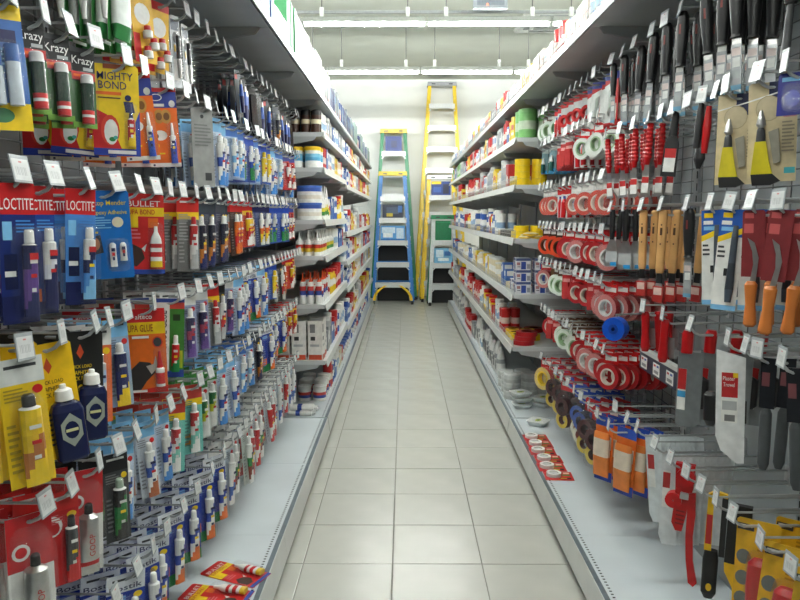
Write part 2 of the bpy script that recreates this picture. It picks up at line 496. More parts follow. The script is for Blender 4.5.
def tube_mb(l, r, bands, cx=0, zt=0, y=-0.02, flat=0.004, slant=0.16, print_col=None):
    """collapsible tube, neck at zt, crimped flat at zt-l; bands: colours top to bottom, meeting on a slant"""
    mb = MB()
    n, NR, NS = len(bands), 9, 12
    mb.loft([(zt, r * 0.45, r * 0.45, G(OFFW)), (zt - 0.004, r * 0.95, r * 0.95, G(OFFW))], NS, cx=cx, cy=y)
    rr = []
    for i in range(NR + 1):
        t = i / NR
        pr = []
        for k in range(NS):
            a = 2 * math.pi * (k + 0.5) / NS
            pr.append((cx + r * (0.95 + 0.12 * t) * math.cos(a), y + (r * 0.95 * (1 - t) + flat * t) * math.sin(a), zt - 0.004 - (l - 0.004) * t))
        rr.append(pr)
    for i in range(NR):
        for k in range(NS):
            a = 2 * math.pi * (k + 1) / NS
            t = (i + 0.5) / NR + slant * math.cos(a) + 0.05
            c = bands[max(0, min(n - 1, int(t * n)))]
            mb.add([rr[i][k], rr[i + 1][k], rr[i + 1][(k + 1) % NS], rr[i][(k + 1) % NS]], [(0, 1, 2, 3)], G(c, 0.3), True)
    mb.add(rr[NR], [tuple(range(NS))], G(bands[-1]))
    pc = print_col or (NAVY if sum(bands[0]) > 500 else OFFW)
    for u in range(3):
        t = 0.22 + 0.2 * u
        yy = y - (r * 0.95 * (1 - t) + flat * t) - 0.0012
        z = zt - 0.004 - (l - 0.004) * t
        mb.rect(cx - r * (0.5 - 0.12 * u), cx + r * (0.55 - 0.1 * u), z - 0.004, z + 0.003, yy, G(pc if u != 1 else (RED if sum(bands[1]) > 300 else YEL)))
    return mb
def cap_mb(r, h, col, cx=0, z=0, y=-0.02, r2=None, mat=None):
    m = mat or G(col, 0.35)
    return MB().loft([(z, r, r, m), (z + h * 0.85, r2 or r * 0.92, r2 or r * 0.92, m), (z + h, (r2 or r) * 0.7, (r2 or r) * 0.7, m)], 10, cx=cx, cy=y)
def blister(w, h, d, cx, zt, mat=CLEAR):
    mb = MB()
    mb.loft([(0, w / 2, h / 2, mat), (d * 0.8, w / 2 * 0.92, h / 2 * 0.95, mat), (d, w / 2 * 0.75, h / 2 * 0.85, mat)], 12, 5)
    mb.v = [(cx + x, -0.0012 - z, zt - h / 2 + y) for x, y, z in mb.v]
    return mb
def tubepack(key, desc, base, top, bands, cap, w=0.062, h=0.19, patches=(), txt=None, r=0.012, cx=0.0, name='glue_tube_pack', tl=0.6, bl=True, tcol=WHITE):
    lc = tuple(int(v * 0.6 + (235 if sum(base) < 400 else 60) * 0.4) for v in base)
    c = card_mb(w, h, base, [(0.0, 0.0, 1.0, 0.2, top), (0.15, 0.05, 0.85, 0.075, OFFW if sum(top) < 420 else DGREY), ('d', 0.82, 0.26, 0.12, 0.035, YEL if sum(base) < 420 else RED)] + list(patches) + lines(0.08, 0.6, 0.23, 0.34, 4, lc) + lines(0.06, 0.3, 0.5, 0.9, 8, lc))
    zt = 0.012 - h * 0.36
    l = min(h * tl, h * 0.62)
    subs = [('lettering', text_mesh(txt, w * 0.84, h * 0.06, G(tcol), 0, 0.012 - h * 0.15))] if txt else []
    parts = [('card', c, subs),
             ('tube', tube_mb(l, r, bands, cx, zt, -r - 0.002), [('cap', cap_mb(r * 0.6, 0.022, cap, cx, zt, -r - 0.002))])]
    if bl:
        parts.append(('blister', blister(r * 2.8, l + 0.03, r * 2.1, cx, zt + 0.025)))
    return kind(key, name, desc, 'glue', parts, max(0.022, r * 1.6), h)

# --- left side heroes
kind('stick', 'glue_stick_pack', 'black and green glue stick card', 'glue', [
    ('card', card_mb(0.056, 0.175, BLACK, [(0, 0.0, 1, 0.06, DGREY), (0, 0.30, 1, 0.4, RED), (0.1, 0.33, 0.6, 0.36, ORANGE), (0, 0.42, 1, 1, (46, 92, 44)), (0.0, 0.93, 1, 1, (120, 170, 70)), (0.5, 0.24, 0.9, 0.28, LGREY)]),
     [('lettering', text_mesh('Krazy', 0.05, 0.022, G(WHITE), 0, 0.012 - 0.03))]),
    ('glue_stick', MB().loft([(-0.155, 0.0135, 0.0135, G(RED)), (-0.142, 0.0135, 0.0135, G(WHITE)), (-0.136, 0.0135, 0.0135, G(RED)), (-0.127, 0.0135, 0.0135, G((24, 54, 38), 0.25)), (-0.068, 0.0135, 0.0135, G((24, 54, 38)))], 12, cy=-0.016),
     [('cap', cap_mb(0.0138, 0.02, (205, 205, 205), 0, -0.068, -0.016))]),
    ('blister', blister(0.046, 0.125, 0.031, 0, -0.038))], 0.04, 0.175)
kind('bluepack', 'glue_card', 'blue blister card with yellow foot', 'glue', [
    ('card', card_mb(0.085, 0.22, (48, 104, 178), [(0, 0, 1, 0.12, ORANGE), (0.3, 0, 1, 0.12, YEL), (0, 0.78, 1, 1, YEL), ('d', 0.4, 0.88, 0.25, 0.06, (70, 130, 90)), (0.15, 0.2, 0.85, 0.3, NAVY)] + lines(0.15, 0.8, 0.35, 0.5, 4, SKY))),
    ('cartridge', MB().loft([(-0.165, 0.012, 0.012, G((200, 210, 220))), (-0.1, 0.012, 0.012, G((40, 90, 160))), (-0.06, 0.012, 0.012, G((40, 90, 160)))], 10, cx=-0.015, cy=-0.014)), ('cartridge', MB().loft([(-0.165, 0.012, 0.012, G((200, 210, 220))), (-0.09, 0.012, 0.012, G((40, 90, 160))), (-0.06, 0.012, 0.012, G((40, 90, 160)))], 10, cx=0.015, cy=-0.014)),
    ('blister', blister(0.075, 0.12, 0.03, 0, -0.05))], 0.035, 0.22)
mg = card_mb(0.098, 0.2, YEL, [('p', [(0, 0.48), (0.3, 0.55), (0.6, 0.93), (0, 0.93)], RED), ('d', 0.36, 0.72, 0.2, 0.17, (214, 60, 40)), ('d', 0.38, 0.74, 0.15, 0.14, WHITE),
     (0, 0.92, 1, 1, (34, 60, 160)), (0.02, 0.30, 0.62, 0.335, ORANGE), (0.12, 0.36, 0.6, 0.375, BROWN), (0.25, 0.0, 0.72, 0.05, (150, 70, 20)),
     ('d', 0.76, 0.36, 0.07, 0.035, NAVY), ('p', [(0.66, 0.4), (0.86, 0.4), (0.9, 0.52), (0.7, 0.52)], NAVY), ('p', [(0.9, 0.62), (1, 0.5), (1, 0.93), (0.9, 0.93)], (34, 60, 160)),
     ('d', 0.4, 0.82, 0.07, 0.025, GREEN), ('d', 0.47, 0.8, 0.05, 0.02, TEAL), (0.3, 0.94, 0.9, 0.98, WHITE)])
kind('mighty', 'glue_card', 'yellow glue card with red tube', 'glue', [
    ('card', mg, [('lettering', text_mesh('MIGHTY', 0.074, 0.017, G((40, 46, 96)), 0.0, 0.012 - 0.026, -0.004)), ('lettering', text_mesh('BOND', 0.058, 0.017, G((40, 46, 96)), -0.006, 0.012 - 0.046, -0.004))]),
    ('tube', tube_mb(0.062, 0.008, [RED, RED, YEL], 0.03, -0.105, -0.012), [('cap', cap_mb(0.005, 0.03, NAVY, 0.03, -0.105, -0.012, 0.002))]),
    ('blister', blister(0.03, 0.1, 0.022, 0.03, -0.07))], 0.022, 0.2)
oc = card_mb(0.078, 0.205, ORANGE, [(0, 0, 1, 0.05, RED), (0, 0.05, 1, 0.25, (44, 62, 150)), ('d', 0.35, 0.12, 0.2, 0.045, WHITE), ('d', 0.35, 0.12, 0.17, 0.036, (44, 62, 150)), ('d', 0.85, 0.2, 0.1, 0.045, OFFW), (0.15, 0.2, 0.6, 0.235, WHITE),
     ('d', 0.4, 0.36, 0.17, 0.09, (190, 140, 60)), ('d', 0.62, 0.36, 0.17, 0.09, (200, 150, 70)), ('d', 0.4, 0.36, 0.1, 0.05, (120, 80, 40)), ('d', 0.64, 0.36, 0.1, 0.05, (120, 80, 40)),
     ('d', 0.4, 0.6, 0.22, 0.065, WHITE), ('d', 0.25, 0.61, 0.09, 0.035, BLACK), ('d', 0.25, 0.73, 0.09, 0.035, YEL), (0.15, 0.82, 0.5, 0.84, YEL), (0, 0.95, 1, 1, WHITE), ('d', 0.12, 0.975, 0.04, 0.012, NAVY)])
kind('orangecard', 'glue_card', 'orange and blue glue card', 'glue', [
    ('card', oc), ('tube', tube_mb(0.075, 0.008, [WHITE, BLUE, BLUE], 0.022, -0.11, -0.011), [('cap', cap_mb(0.005, 0.03, WHITE, 0.022, -0.11, -0.011, 0.003))]),
    ('blister', blister(0.03, 0.115, 0.02, 0.022, -0.075))], 0.02, 0.205)
for key, desc, body, bands in (('loc1', 'blue red-topped card with white tube', (24, 62, 140), [WHITE, (225, 228, 235), NAVY, NAVY]),
                               ('loc2', 'navy red-topped card with purple tube', (20, 40, 110), [NAVY, PURPLE, PURPLE, NAVY]),
                               ('loc3', 'pale-blue red-topped card', (70, 130, 200), [WHITE, NAVY, LBLUE, SKY])):
    kind(key, 'epoxy_card', desc, 'glue', [
        ('card', card_mb(0.068, 0.255, body, [(0, 0, 1, 0.22, RED), (0.1, 0.27, 0.35, 0.4, SKY), (0, 0.8, 0.5, 0.9, ORANGE if key == 'loc1' else NAVY), (0.1, 0.5, 0.45, 0.75, (12, 24, 70)), (0, 0.9, 1, 1, NAVY), (0.1, 0.62, 0.4, 0.66, WHITE)] + lines(0.45, 0.95, 0.26, 0.36, 4, LBLUE)),
         [('lettering', text_mesh('LOCTITE', 0.062, 0.021, G(WHITE), 0, 0.012 - 0.037))]),
        ('tube', tube_mb(0.135, 0.0135, bands, 0.012, -0.095, -0.016), [('cap', cap_mb(0.009, 0.024, WHITE, 0.012, -0.095, -0.016)), ('logo_patch', MB().rect(0.004, 0.02, -0.125, -0.113, -0.0302, G(RED)))]),
        ('blister', blister(0.05, 0.18, 0.033, 0.01, -0.062))], 0.036, 0.255)
kind('mender', 'epoxy_card', 'bright blue card with yellow lettering', 'glue', [
    ('card', card_mb(0.105, 0.19, (0, 104, 184), [('d', 0.75, 0.36, 0.11, 0.06, CREAM), ('p', [(0.02, 0.52), (0.4, 0.5), (0.44, 0.7), (0.05, 0.74)], (40, 40, 44)), ('d', 0.3, 0.6, 0.08, 0.07, (190, 120, 70)), (0.02, 0.46, 0.36, 0.48, YEL)] + lines(0.03, 0.62, 0.3, 0.44, 5, SKY)),
     [('lettering', text_mesh('2nd Stop Mender', 0.092, 0.014, G(YEL), 0, 0.012 - 0.028)), ('lettering', text_mesh('Rapid Epoxy Adhesive', 0.092, 0.012, G(YEL), 0, 0.012 - 0.048))]),
    ('tube', tube_mb(0.052, 0.007, [WHITE, OFFW, WHITE], 0.012, -0.1, -0.008)), ('tube', tube_mb(0.04, 0.007, [WHITE, OFFW], 0.033, -0.1, -0.008)),
    ('blister', blister(0.05, 0.075, 0.017, 0.022, -0.09))], 0.02, 0.19)
kind('bullet', 'glue_card', 'red glue card with bull picture', 'glue', [
    ('card', card_mb(0.092, 0.195, (206, 36, 34), [(0, 0.17, 1, 0.28, YEL), (0, 0.28, 0.35, 0.42, YEL), (0.6, 0.3, 0.85, 0.42, ORANGE), ('p', [(0.05, 0.72), (0.2, 0.62), (0.42, 0.68), (0.5, 0.8), (0.3, 0.9), (0.08, 0.88)], (70, 50, 44)), ('p', [(0.42, 0.68), (0.55, 0.62), (0.5, 0.72)], OFFW), (0, 0.94, 1, 1, (40, 70, 160))] + lines(0.08, 0.4, 0.44, 0.58, 3, PINK)),
     [('lettering', text_mesh('BULLET', 0.075, 0.014, G(WHITE), 0, 0.012 - 0.024)), ('lettering', text_mesh('SUPA BOND', 0.066, 0.012, G(RED), -0.008, 0.012 - 0.044, -0.0034))]),
    ('bottle', MB().loft([(-0.165, 0.014, 0.008, G(YEL)), (-0.15, 0.014, 0.008, G(WHITE)), (-0.14, 0.014, 0.008, G(RED)), (-0.128, 0.014, 0.008, G(WHITE)), (-0.118, 0.014, 0.008, G(RED)), (-0.108, 0.014, 0.008, G(WHITE)), (-0.095, 0.012, 0.008, G(WHITE)), (-0.08, 0.005, 0.005, G(WHITE)), (-0.066, 0.004, 0.004, G(WHITE))], 10, 3, cx=0.026, cy=-0.011)),
    ('blister', blister(0.038, 0.12, 0.022, 0.026, -0.055))], 0.022, 0.195)
NAVB = G((22, 30, 70), 0.25)
bot = lambda zt: MB().loft([(zt - 0.125, 0.028, 0.017, NAVB), (zt - 0.12, 0.031, 0.019, NAVB), (zt - 0.022, 0.031, 0.019, NAVB), (zt - 0.008, 0.026, 0.015, NAVB), (zt, 0.012, 0.01, NAVB)], 14, 4, cx=0.016, cy=-0.022)
def lock_bottle(key, desc, base, lab1):
    kind(key, 'lubricant_card', desc, 'lubricant', [
        ('card', card_mb(0.1, 0.24, base, [('p', [(0.42, 0.2), (0.5, 0.12), (0.58, 0.2), (0.5, 0.26)], (190, 70, 30)), ('d', 0.35, 0.52, 0.06, 0.03, BLACK if base == YEL else YEL), ('d', 0.5, 0.53, 0.06, 0.03, BLACK if base == YEL else YEL)] + lines(0.1, 0.5, 0.6, 0.9, 7, BROWN if base == YEL else DGREY)),
         [('lettering', text_mesh('QUICK LOAD', 0.05, 0.009, G(lab1), 0, 0.012 - 0.08)), ('lettering', text_mesh('GRAPHITED', 0.05, 0.009, G(lab1), 0, 0.012 - 0.093)), ('lettering', text_mesh('LOCK FLUID', 0.05, 0.009, G(lab1), 0, 0.012 - 0.106))]),
        ('bottle', bot(-0.105), [('cap', cap_mb(0.018, 0.024, WHITE, 0.016, -0.105, -0.022, 0.016)), ('spout', cap_mb(0.007, 0.01, WHITE, 0.016, -0.082, -0.022)), ('label_print', MB().poly([(0.016, -0.13), (0.036, -0.15), (0.036, -0.18), (0.016, -0.2), (-0.004, -0.18), (-0.004, -0.15)], -0.0414, G((150, 158, 150))).disc(0.016, -0.165, 0.014, 0.018, -0.0417, NAVB).rect(0.004, 0.028, -0.168, -0.162, -0.042, G((206, 206, 150))))])], 0.045, 0.24)
lock_bottle('lockY', 'yellow lubricant card with navy bottle', (236, 190, 20), BLACK)
lock_bottle('lockK', 'black lubricant card with navy bottle', (28, 28, 26), YEL)
tubepack('whitetube', 'orange and white card with pale tube', (222, 110, 60), WHITE, [LGREY, (150, 180, 215), OFFW, OFFW], (110, 112, 114), 0.07, 0.23, [(0, 0.5, 0.4, 1, OFFW)], r=0.014)
tubepack('navytube', 'navy tube in a clear pouch', (150, 175, 205), SKY, [NAVY, (24, 34, 100), (24, 34, 100), YEL], WHITE, 0.06, 0.22, r=0.016, tl=0.62)
sg = card_mb(0.1, 0.215, ORANGE, [(0, 0, 1, 0.16, RED), (0.0, 0.16, 1, 0.3, YEL), ('d', 0.8, 0.4, 0.13, 0.07, (214, 60, 40)), ('d', 0.8, 0.4, 0.1, 0.055, DGREY), ('p', [(0.12, 0.72), (0.35, 0.62), (0.6, 0.64), (0.72, 0.76), (0.5, 0.86), (0.35, 0.96), (0.1, 0.96)], (52, 46, 46)),
     ('p', [(0.5, 0.68), (0.68, 0.66), (0.74, 0.56), (0.78, 0.7), (0.62, 0.78)], (190, 184, 176)), ('p', [(0, 0.98), (1, 0.92), (1, 1), (0, 1)], (210, 40, 34)), (0.05, 0.96, 0.5, 0.99, WHITE), (0.2, 0.32, 0.6, 0.35, WHITE)])
kind('supa', 'glue_card', 'large orange glue card', 'glue', [
    ('card', sg, [('lettering', text_mesh('SUPA GLUE', 0.066, 0.018, G((150, 40, 20)), -0.012, 0.012 - 0.049, -0.0038)), ('lettering', text_mesh('alteco', 0.04, 0.012, G(WHITE), 0, 0.012 - 0.02, -0.0038))]),
    ('bottle', MB().loft([(-0.185, 0.011, 0.011, G(WHITE)), (-0.178, 0.011, 0.011, G(RED)), (-0.15, 0.011, 0.011, G(WHITE)), (-0.14, 0.011, 0.011, G(WHITE)), (-0.137, 0.008, 0.008, G(RED)), (-0.105, 0.004, 0.004, G(RED)), (-0.095, 0.003, 0.003, G(RED))], 12, cx=0.034, cy=-0.013)),
    ('blister', blister(0.034, 0.115, 0.026, 0.034, -0.085))], 0.022, 0.215)
kind('shoe', 'glue_card', 'white and green shoe glue card', 'glue', [
    ('card', card_mb(0.078, 0.23, WHITE, [(0.48, 0.0, 1, 1, (60, 130, 50)), (0, 0, 1, 0.05, (50, 80, 160)), (0.48, 0.05, 1, 0.13, (206, 70, 60)), (0.6, 0.2, 0.85, 0.28, (30, 60, 30)), ('p', [(0, 0.94), (1, 0.9), (1, 1), (0, 1)], (40, 70, 160)), (0.1, 0.72, 0.4, 0.9, OFFW), (0.6, 0.66, 0.95, 0.88, (170, 180, 40))] + lines(0.1, 0.4, 0.66, 0.72, 2, LGREY)),
     [('lettering', text_mesh('SHOE GLUE', 0.11, 0.02, G(BLACK), -0.019, 0.012 - 0.09, -0.004, True))]),
    ('tube', tube_mb(0.085, 0.011, [RED, RED, GREEN], 0.016, -0.115, -0.013), [('cap', cap_mb(0.007, 0.022, WHITE, 0.016, -0.115, -0.013))])], 0.024, 0.23)
kind('silvertube', 'sealant_tube_pack', 'silver tube with black cap in pouch', 'sealant', [
    ('card', card_mb(0.085, 0.24, WHITE, [(0, 0, 1, 0.45, (200, 34, 40)), (0, 0.86, 1, 1, OFFW), ('d', 0.3, 0.3, 0.2, 0.07, WHITE), ('d', 0.3, 0.3, 0.13, 0.045, (200, 34, 40))])),
    ('tube', MB().loft([(-0.082, 0.008, 0.008, SILVER), (-0.09, 0.021, 0.021, SILVER), (-0.13, 0.022, 0.019, SILVER), (-0.19, 0.023, 0.011, G(RED)), (-0.2, 0.023, 0.009, SILVER), (-0.222, 0.024, 0.003, SILVER)], 14, cy=-0.023),
     [('cap', cap_mb(0.0095, 0.022, BLACK, 0, -0.082, -0.023)), ('lettering', text_mesh('GOOP', 0.05, 0.013, G((190, 40, 36)), 0.0, -0.15, -0.0425, True))]),
    ('pouch', blister(0.078, 0.215, 0.046, 0, -0.01))], 0.05, 0.24)
tubepack('greenblack', 'green and black tube pack', DGREY, BLACK, [BLACK, GREEN, (40, 120, 50), BLACK], (150, 170, 150), 0.062, 0.22, r=0.016)
tubepack('whiteblue', 'white and blue tube pack', (196, 212, 232), SKY, [WHITE, (50, 84, 170), WHITE, LBLUE], WHITE, 0.058, 0.215, r=0.015, tl=0.62, name='epoxy_tube_pack')
tubepack('whitebrown', 'white tube pack with brown foot', (210, 218, 228), SKY, [WHITE, (50, 84, 170), WHITE, (176, 96, 52)], WHITE, 0.058, 0.215, r=0.015, tl=0.62)
tubepack('redsix', 'red card with big white curl', (190, 30, 34), (206, 44, 40), [DGREY, DGREY, RED], BLACK, 0.085, 0.2, [('d', 0.35, 0.35, 0.24, 0.11, WHITE), ('d', 0.37, 0.37, 0.15, 0.07, (190, 30, 34))], r=0.013, cx=0.02)
tubepack('teal', 'teal and white tube pack', (110, 190, 180), (190, 60, 50), [(196, 40, 40), WHITE, (120, 200, 185), WHITE], WHITE, 0.06, 0.2, [(0, 0.2, 1, 0.3, YEL), (0, 0.7, 0.4, 0.76, (196, 130, 60)), (0, 0.8, 0.4, 0.86, (196, 130, 60))], r=0.013)
tubepack('greenyel', 'green and yellow tube pack', (196, 205, 200), (60, 130, 60), [(30, 110, 50), (190, 196, 40), OFFW, OFFW], WHITE, 0.055, 0.19, r=0.012)
tubepack('bluecard', 'deep blue card with white header', (30, 60, 160), (222, 226, 232), [WHITE, (40, 70, 170), WHITE, ORANGE], WHITE, 0.085, 0.205, [(0.0, 0.85, 1, 1, GREEN), (0.1, 0.24, 0.5, 0.3, SKY), (0, 0.72, 0.4, 0.85, ORANGE)], 'Bostik', r=0.014, cx=0.014, tcol=NAVY, name='sealant_card')
tubepack('purple', 'purple and pink tube pack', (150, 160, 190), OFFW, [(40, 36, 80), (170, 60, 90), (60, 50, 110), PURPLE], WHITE, 0.056, 0.19, r=0.013)
tubepack('darkclear', 'dark card with white tube', (70, 66, 62), BLACK, [WHITE, (190, 40, 40), LGREY], WHITE, 0.05, 0.2, r=0.011, cx=0.008)
tubepack('greyred', 'grey card with red and yellow top', (120, 122, 122), (200, 40, 34), [(196, 40, 40), OFFW, LGREY], RED, 0.066, 0.215, [(0, 0.2, 1, 0.3, YEL)] + lines(0.1, 0.5, 0.34, 0.6, 6, LGREY), r=0.012, cx=0.012)
tubepack('darkblue', 'dark blue tube pack', (52, 60, 84), (60, 70, 80), [(26, 30, 54), (26, 30, 54), (200, 120, 40), NAVY], WHITE, 0.05, 0.205, r=0.012)
tubepack('whiteorange', 'white and orange tube pack', (60, 74, 120), NAVY, [WHITE, ORANGE, YEL, OFFW], WHITE, 0.056, 0.18, r=0.012)
tubepack('bluegreen', 'blue and green tube pack', (50, 84, 176), BLUE, [WHITE, BLUE, GREEN, GREEN], WHITE, 0.07, 0.18, r=0.013, name='epoxy_tube_pack')
tubepack('redwhite', 'red and white glue card', (198, 40, 40), (60, 70, 150), [WHITE, RED, WHITE], RED, 0.07, 0.175, [(0.1, 0.25, 0.6, 0.33, WHITE)], r=0.013)
tubepack('orangeblk', 'orange and black tube pack', (70, 50, 40), RED, [ORANGE, RED, ORANGE], WHITE, 0.046, 0.19, r=0.011)
tubepack('palewhite', 'pale blue and white tube pack', (170, 196, 226), (70, 120, 200), [WHITE, SKY, WHITE, LBLUE], WHITE, 0.066, 0.18, r=0.013, name='epoxy_tube_pack')
tubepack('yellowpk', 'yellow and blue tube pack', (60, 100, 190), BLUE, [YEL, YEL, WHITE], YEL, 0.062, 0.17, r=0.013, name='epoxy_tube_pack')
tubepack('redyelcard', 'red and yellow glue card', (206, 60, 36), RED, [YEL, RED, WHITE], RED, 0.08, 0.17, [(0, 0.2, 1, 0.3, YEL)], r=0.012, cx=0.012)
tubepack('thinred', 'slim red and white stick pack', (190, 196, 204), OFFW, [RED, RED, WHITE, RED], WHITE, 0.046, 0.2, r=0.011, tl=0.62, name='adhesive_stick_pack')
tubepack('thinwhite', 'slim white stick pack', (188, 200, 214), OFFW, [WHITE, WHITE, (60, 100, 180), WHITE], WHITE, 0.046, 0.2, r=0.011, tl=0.62, name='adhesive_stick_pack')
tubepack('thingreen', 'slim white and green stick pack', (200, 206, 200), OFFW, [WHITE, GREEN, (140, 60, 40), WHITE], WHITE, 0.046, 0.2, r=0.011, tl=0.62, name='adhesive_stick_pack')
tubepack('yellowtube', 'big yellow tube pack', (226, 190, 30), OFFW, [YEL, (230, 190, 24), (180, 110, 50), YEL], BLACK, 0.08, 0.24, r=0.02, tl=0.62)
kind('cartr', 'sealant_cartridge', 'white sealant cartridge with cone nozzle', 'sealant', [
    ('cartridge', MB().loft([(0.01, 0.02, 0.02, G(WHITE)), (-0.05, 0.02, 0.02, G((214, 206, 160))), (-0.085, 0.02, 0.02, G((30, 60, 160))), (-0.092, 0.02, 0.02, G(WHITE)), (-0.1, 0.02, 0.02, G(WHITE)), (-0.106, 0.01, 0.01, G(WHITE)), (-0.16, 0.005, 0.005, G(WHITE))], 14, cy=-0.02)),
    ('hang_tab', MB().box(-0.012, 0.012, -0.001, 0.001, -0.02, 0.02, G(WHITE)))], 0.05, 0.16)
kind('greenwhite', 'sealant_tube_pack', 'white and green sealant pack', 'sealant', [
    ('card', card_mb(0.066, 0.2, (206, 224, 214), [(0.0, 0, 0.3, 1, (60, 140, 70)), (0.55, 0.1, 0.9, 0.9, OFFW)] + lines(0.4, 0.9, 0.1, 0.9, 8, (120, 160, 130)))),
    ('sachet', MB().loft([(-0.185, 0.028, 0.002, G((40, 120, 60))), (-0.15, 0.028, 0.012, G((226, 232, 228))), (-0.04, 0.028, 0.012, G((40, 120, 60))), (-0.02, 0.028, 0.002, G(GREEN))], 12, 4, cy=-0.014))], 0.032, 0.2)
kind('redcaps', 'paint_tester_card', 'yellow card with three capped pots', 'glue', [
    ('card', card_mb(0.08, 0.205, (226, 176, 40), [(0, 0, 1, 0.12, RED), ('d', 0.5, 0.36, 0.36, 0.14, WHITE), (0, 0.62, 0.3, 1, RED)])),
    ] + [('pot', MB().loft([(z - 0.018, 0.013, 0.013, G(OFFW)), (z, 0.013, 0.013, G(OFFW)), (z + 0.002, 0.01, 0.01, G(RED)), (z + 0.014, 0.009, 0.009, G(RED))], 10, cx=x, cy=-0.015)) for x, z in ((0.0, -0.11), (0.02, -0.14), (-0.006, -0.165))], 0.034, 0.205)
kind('razor', 'cutter_pack', 'clear pack with black and silver cutter', 'cutter', [
    ('card', card_mb(0.05, 0.22, (206, 210, 214), [(0.1, 0.05, 0.9, 0.2, (90, 100, 120)), ('d', 0.5, 0.3, 0.3, 0.08, DGREY), (0.2, 0.6, 0.8, 0.9, WHITE), (0.3, 0.4, 0.5, 0.5, YEL)])),
    ('cutter', MB().loft([(-0.18, 0.006, 0.004, SILVER), (-0.12, 0.009, 0.006, G(BLACK)), (-0.05, 0.008, 0.006, G(BLACK))], 8, 4, cy=-0.012)),
    ('blister', blister(0.044, 0.19, 0.022, 0, -0.01))], 0.03, 0.22)
kind('darkpk', 'cutter_pack', 'dark pack with blue handle', 'cutter', [
    ('card', card_mb(0.05, 0.2, (44, 48, 58), [(0.1, 0.1, 0.5, 0.2, RED), (0.55, 0.5, 0.9, 0.9, LBLUE)])),
    ('handle', MB().loft([(-0.17, 0.008, 0.007, G(NAVY)), (-0.1, 0.01, 0.008, G((50, 90, 180))), (-0.05, 0.007, 0.006, SILVER), (-0.03, 0.004, 0.004, SILVER)], 8, 3, cx=0.008, cy=-0.011))], 0.026, 0.2)
kind('blackflat', 'blade_pack', 'plain black slim blade pack', 'blade pack', [
    ('card', card_mb(0.045, 0.215, (34, 34, 38), [(0.15, 0.06, 0.85, 0.12, DGREY), (0.2, 0.75, 0.8, 0.9, (60, 62, 70))])),
    ('sleeve', MB().box(-0.018, 0.018, -0.009, -0.0012, -0.19, -0.03, G((24, 24, 30), 0.2)))], 0.016, 0.215)
kind('greylabel', 'notice_card', 'grey stock notice card', 'card', [
    ('card', card_mb(0.085, 0.27, (150, 152, 150), [('d', 0.5, 0.1, 0.08, 0.025, DGREY), (0.55, 0.82, 0.85, 0.92, DGREY)] + lines(0.12, 0.88, 0.2, 0.5, 7, (120, 122, 122))))], 0.02, 0.27)
# --- right side tools
BLK = G((26, 26, 28), 0.42)
REDP = M((178, 20, 24), 0.3)
kind('knife', 'filling_knife', 'black-handled knife with paper sleeve', 'knife', [
    ('handle', MB().loft([(0.02, 0.010, 0.009, BLK), (0.005, 0.017, 0.013, BLK), (-0.04, 0.019, 0.014, BLK), (-0.09, 0.0165, 0.013, BLK), (-0.125, 0.013, 0.011, BLK), (-0.14, 0.012, 0.010, BLK), (-0.148, 0.016, 0.012, BLK)], 10, 3), [('brand_print', MB().rect(-0.004, 0.002, -0.05, -0.02, -0.0145, G((130, 50, 46))))]),
    ('blade', MB().prism([(-0.012, -0.148), (0.012, -0.148), (0.013, -0.295), (-0.013, -0.28)][::-1], -0.0008, 0.0008, SILVER)),
    ('sleeve', MB().box(-0.0135, 0.0135, -0.002, 0.002, -0.285, -0.165, M((176, 180, 182), 0.25, 0.3)).rect(-0.0115, 0.0115, -0.195, -0.175, -0.0022, G((206, 190, 186))).rect(-0.0095, 0.0095, -0.225, -0.2, -0.0022, G(OFFW)).rect(-0.0095, 0.0095, -0.255, -0.23, -0.0022, G((150, 154, 156))).rect(-0.0135, 0.0135, -0.285, -0.272, -0.0022, G((100, 150, 180))))], 0.034, 0.295)
rib = []
z = 0.01
for i in range(9):
    rib += [(z, 0.010 + 0.002 * min(i, 4) / 4, 0.010, REDP), (z - 0.006, 0.0125 + 0.003 * min(i, 4) / 4, 0.0125, REDP)]
    z -= 0.014
rib += [(z, 0.011, 0.011, REDP), (z - 0.02, 0.008, 0.008, REDP)]
kind('redscr', 'paint_scraper', 'red ribbed-handle scraper with steel blade', 'scraper', [
    ('handle', MB().loft(rib, 10)),
    ('blade', MB().prism([(-0.007, -0.125), (0.007, -0.125), (0.012, -0.17), (0.017, -0.245), (-0.017, -0.245), (-0.012, -0.17)][::-1], -0.001, 0.001, SILVER)),
    ('paper_label', MB().box(-0.013, 0.013, -0.0022, -0.001, -0.235, -0.175, G(WHITE)).rect(-0.013, 0.013, -0.2, -0.178, -0.0024, G((190, 50, 50))))], 0.036, 0.245)
kind('blackputty', 'putty_knife', 'black-handled wide putty knife', 'putty knife', [
    ('handle', MB().loft([(0.02, 0.009, 0.007, BLK), (0.0, 0.012, 0.009, BLK), (-0.07, 0.011, 0.009, BLK), (-0.105, 0.009, 0.008, BLK)], 10, 3)),
    ('blade', MB().prism([(-0.009, -0.1), (0.009, -0.1), (0.03, -0.15), (0.034, -0.22), (-0.034, -0.22), (-0.03, -0.15)][::-1], -0.001, 0.001, SILVER)),
    ('paper_label', MB().box(-0.028, 0.028, -0.0022, -0.001, -0.2, -0.155, G(LGREY)).rect(-0.005, 0.024, -0.215, -0.2, -0.0024, G((40, 140, 200))))], 0.034, 0.22)
WOODM = M((214, 164, 104), 0.5, 0, 0.16, 12)
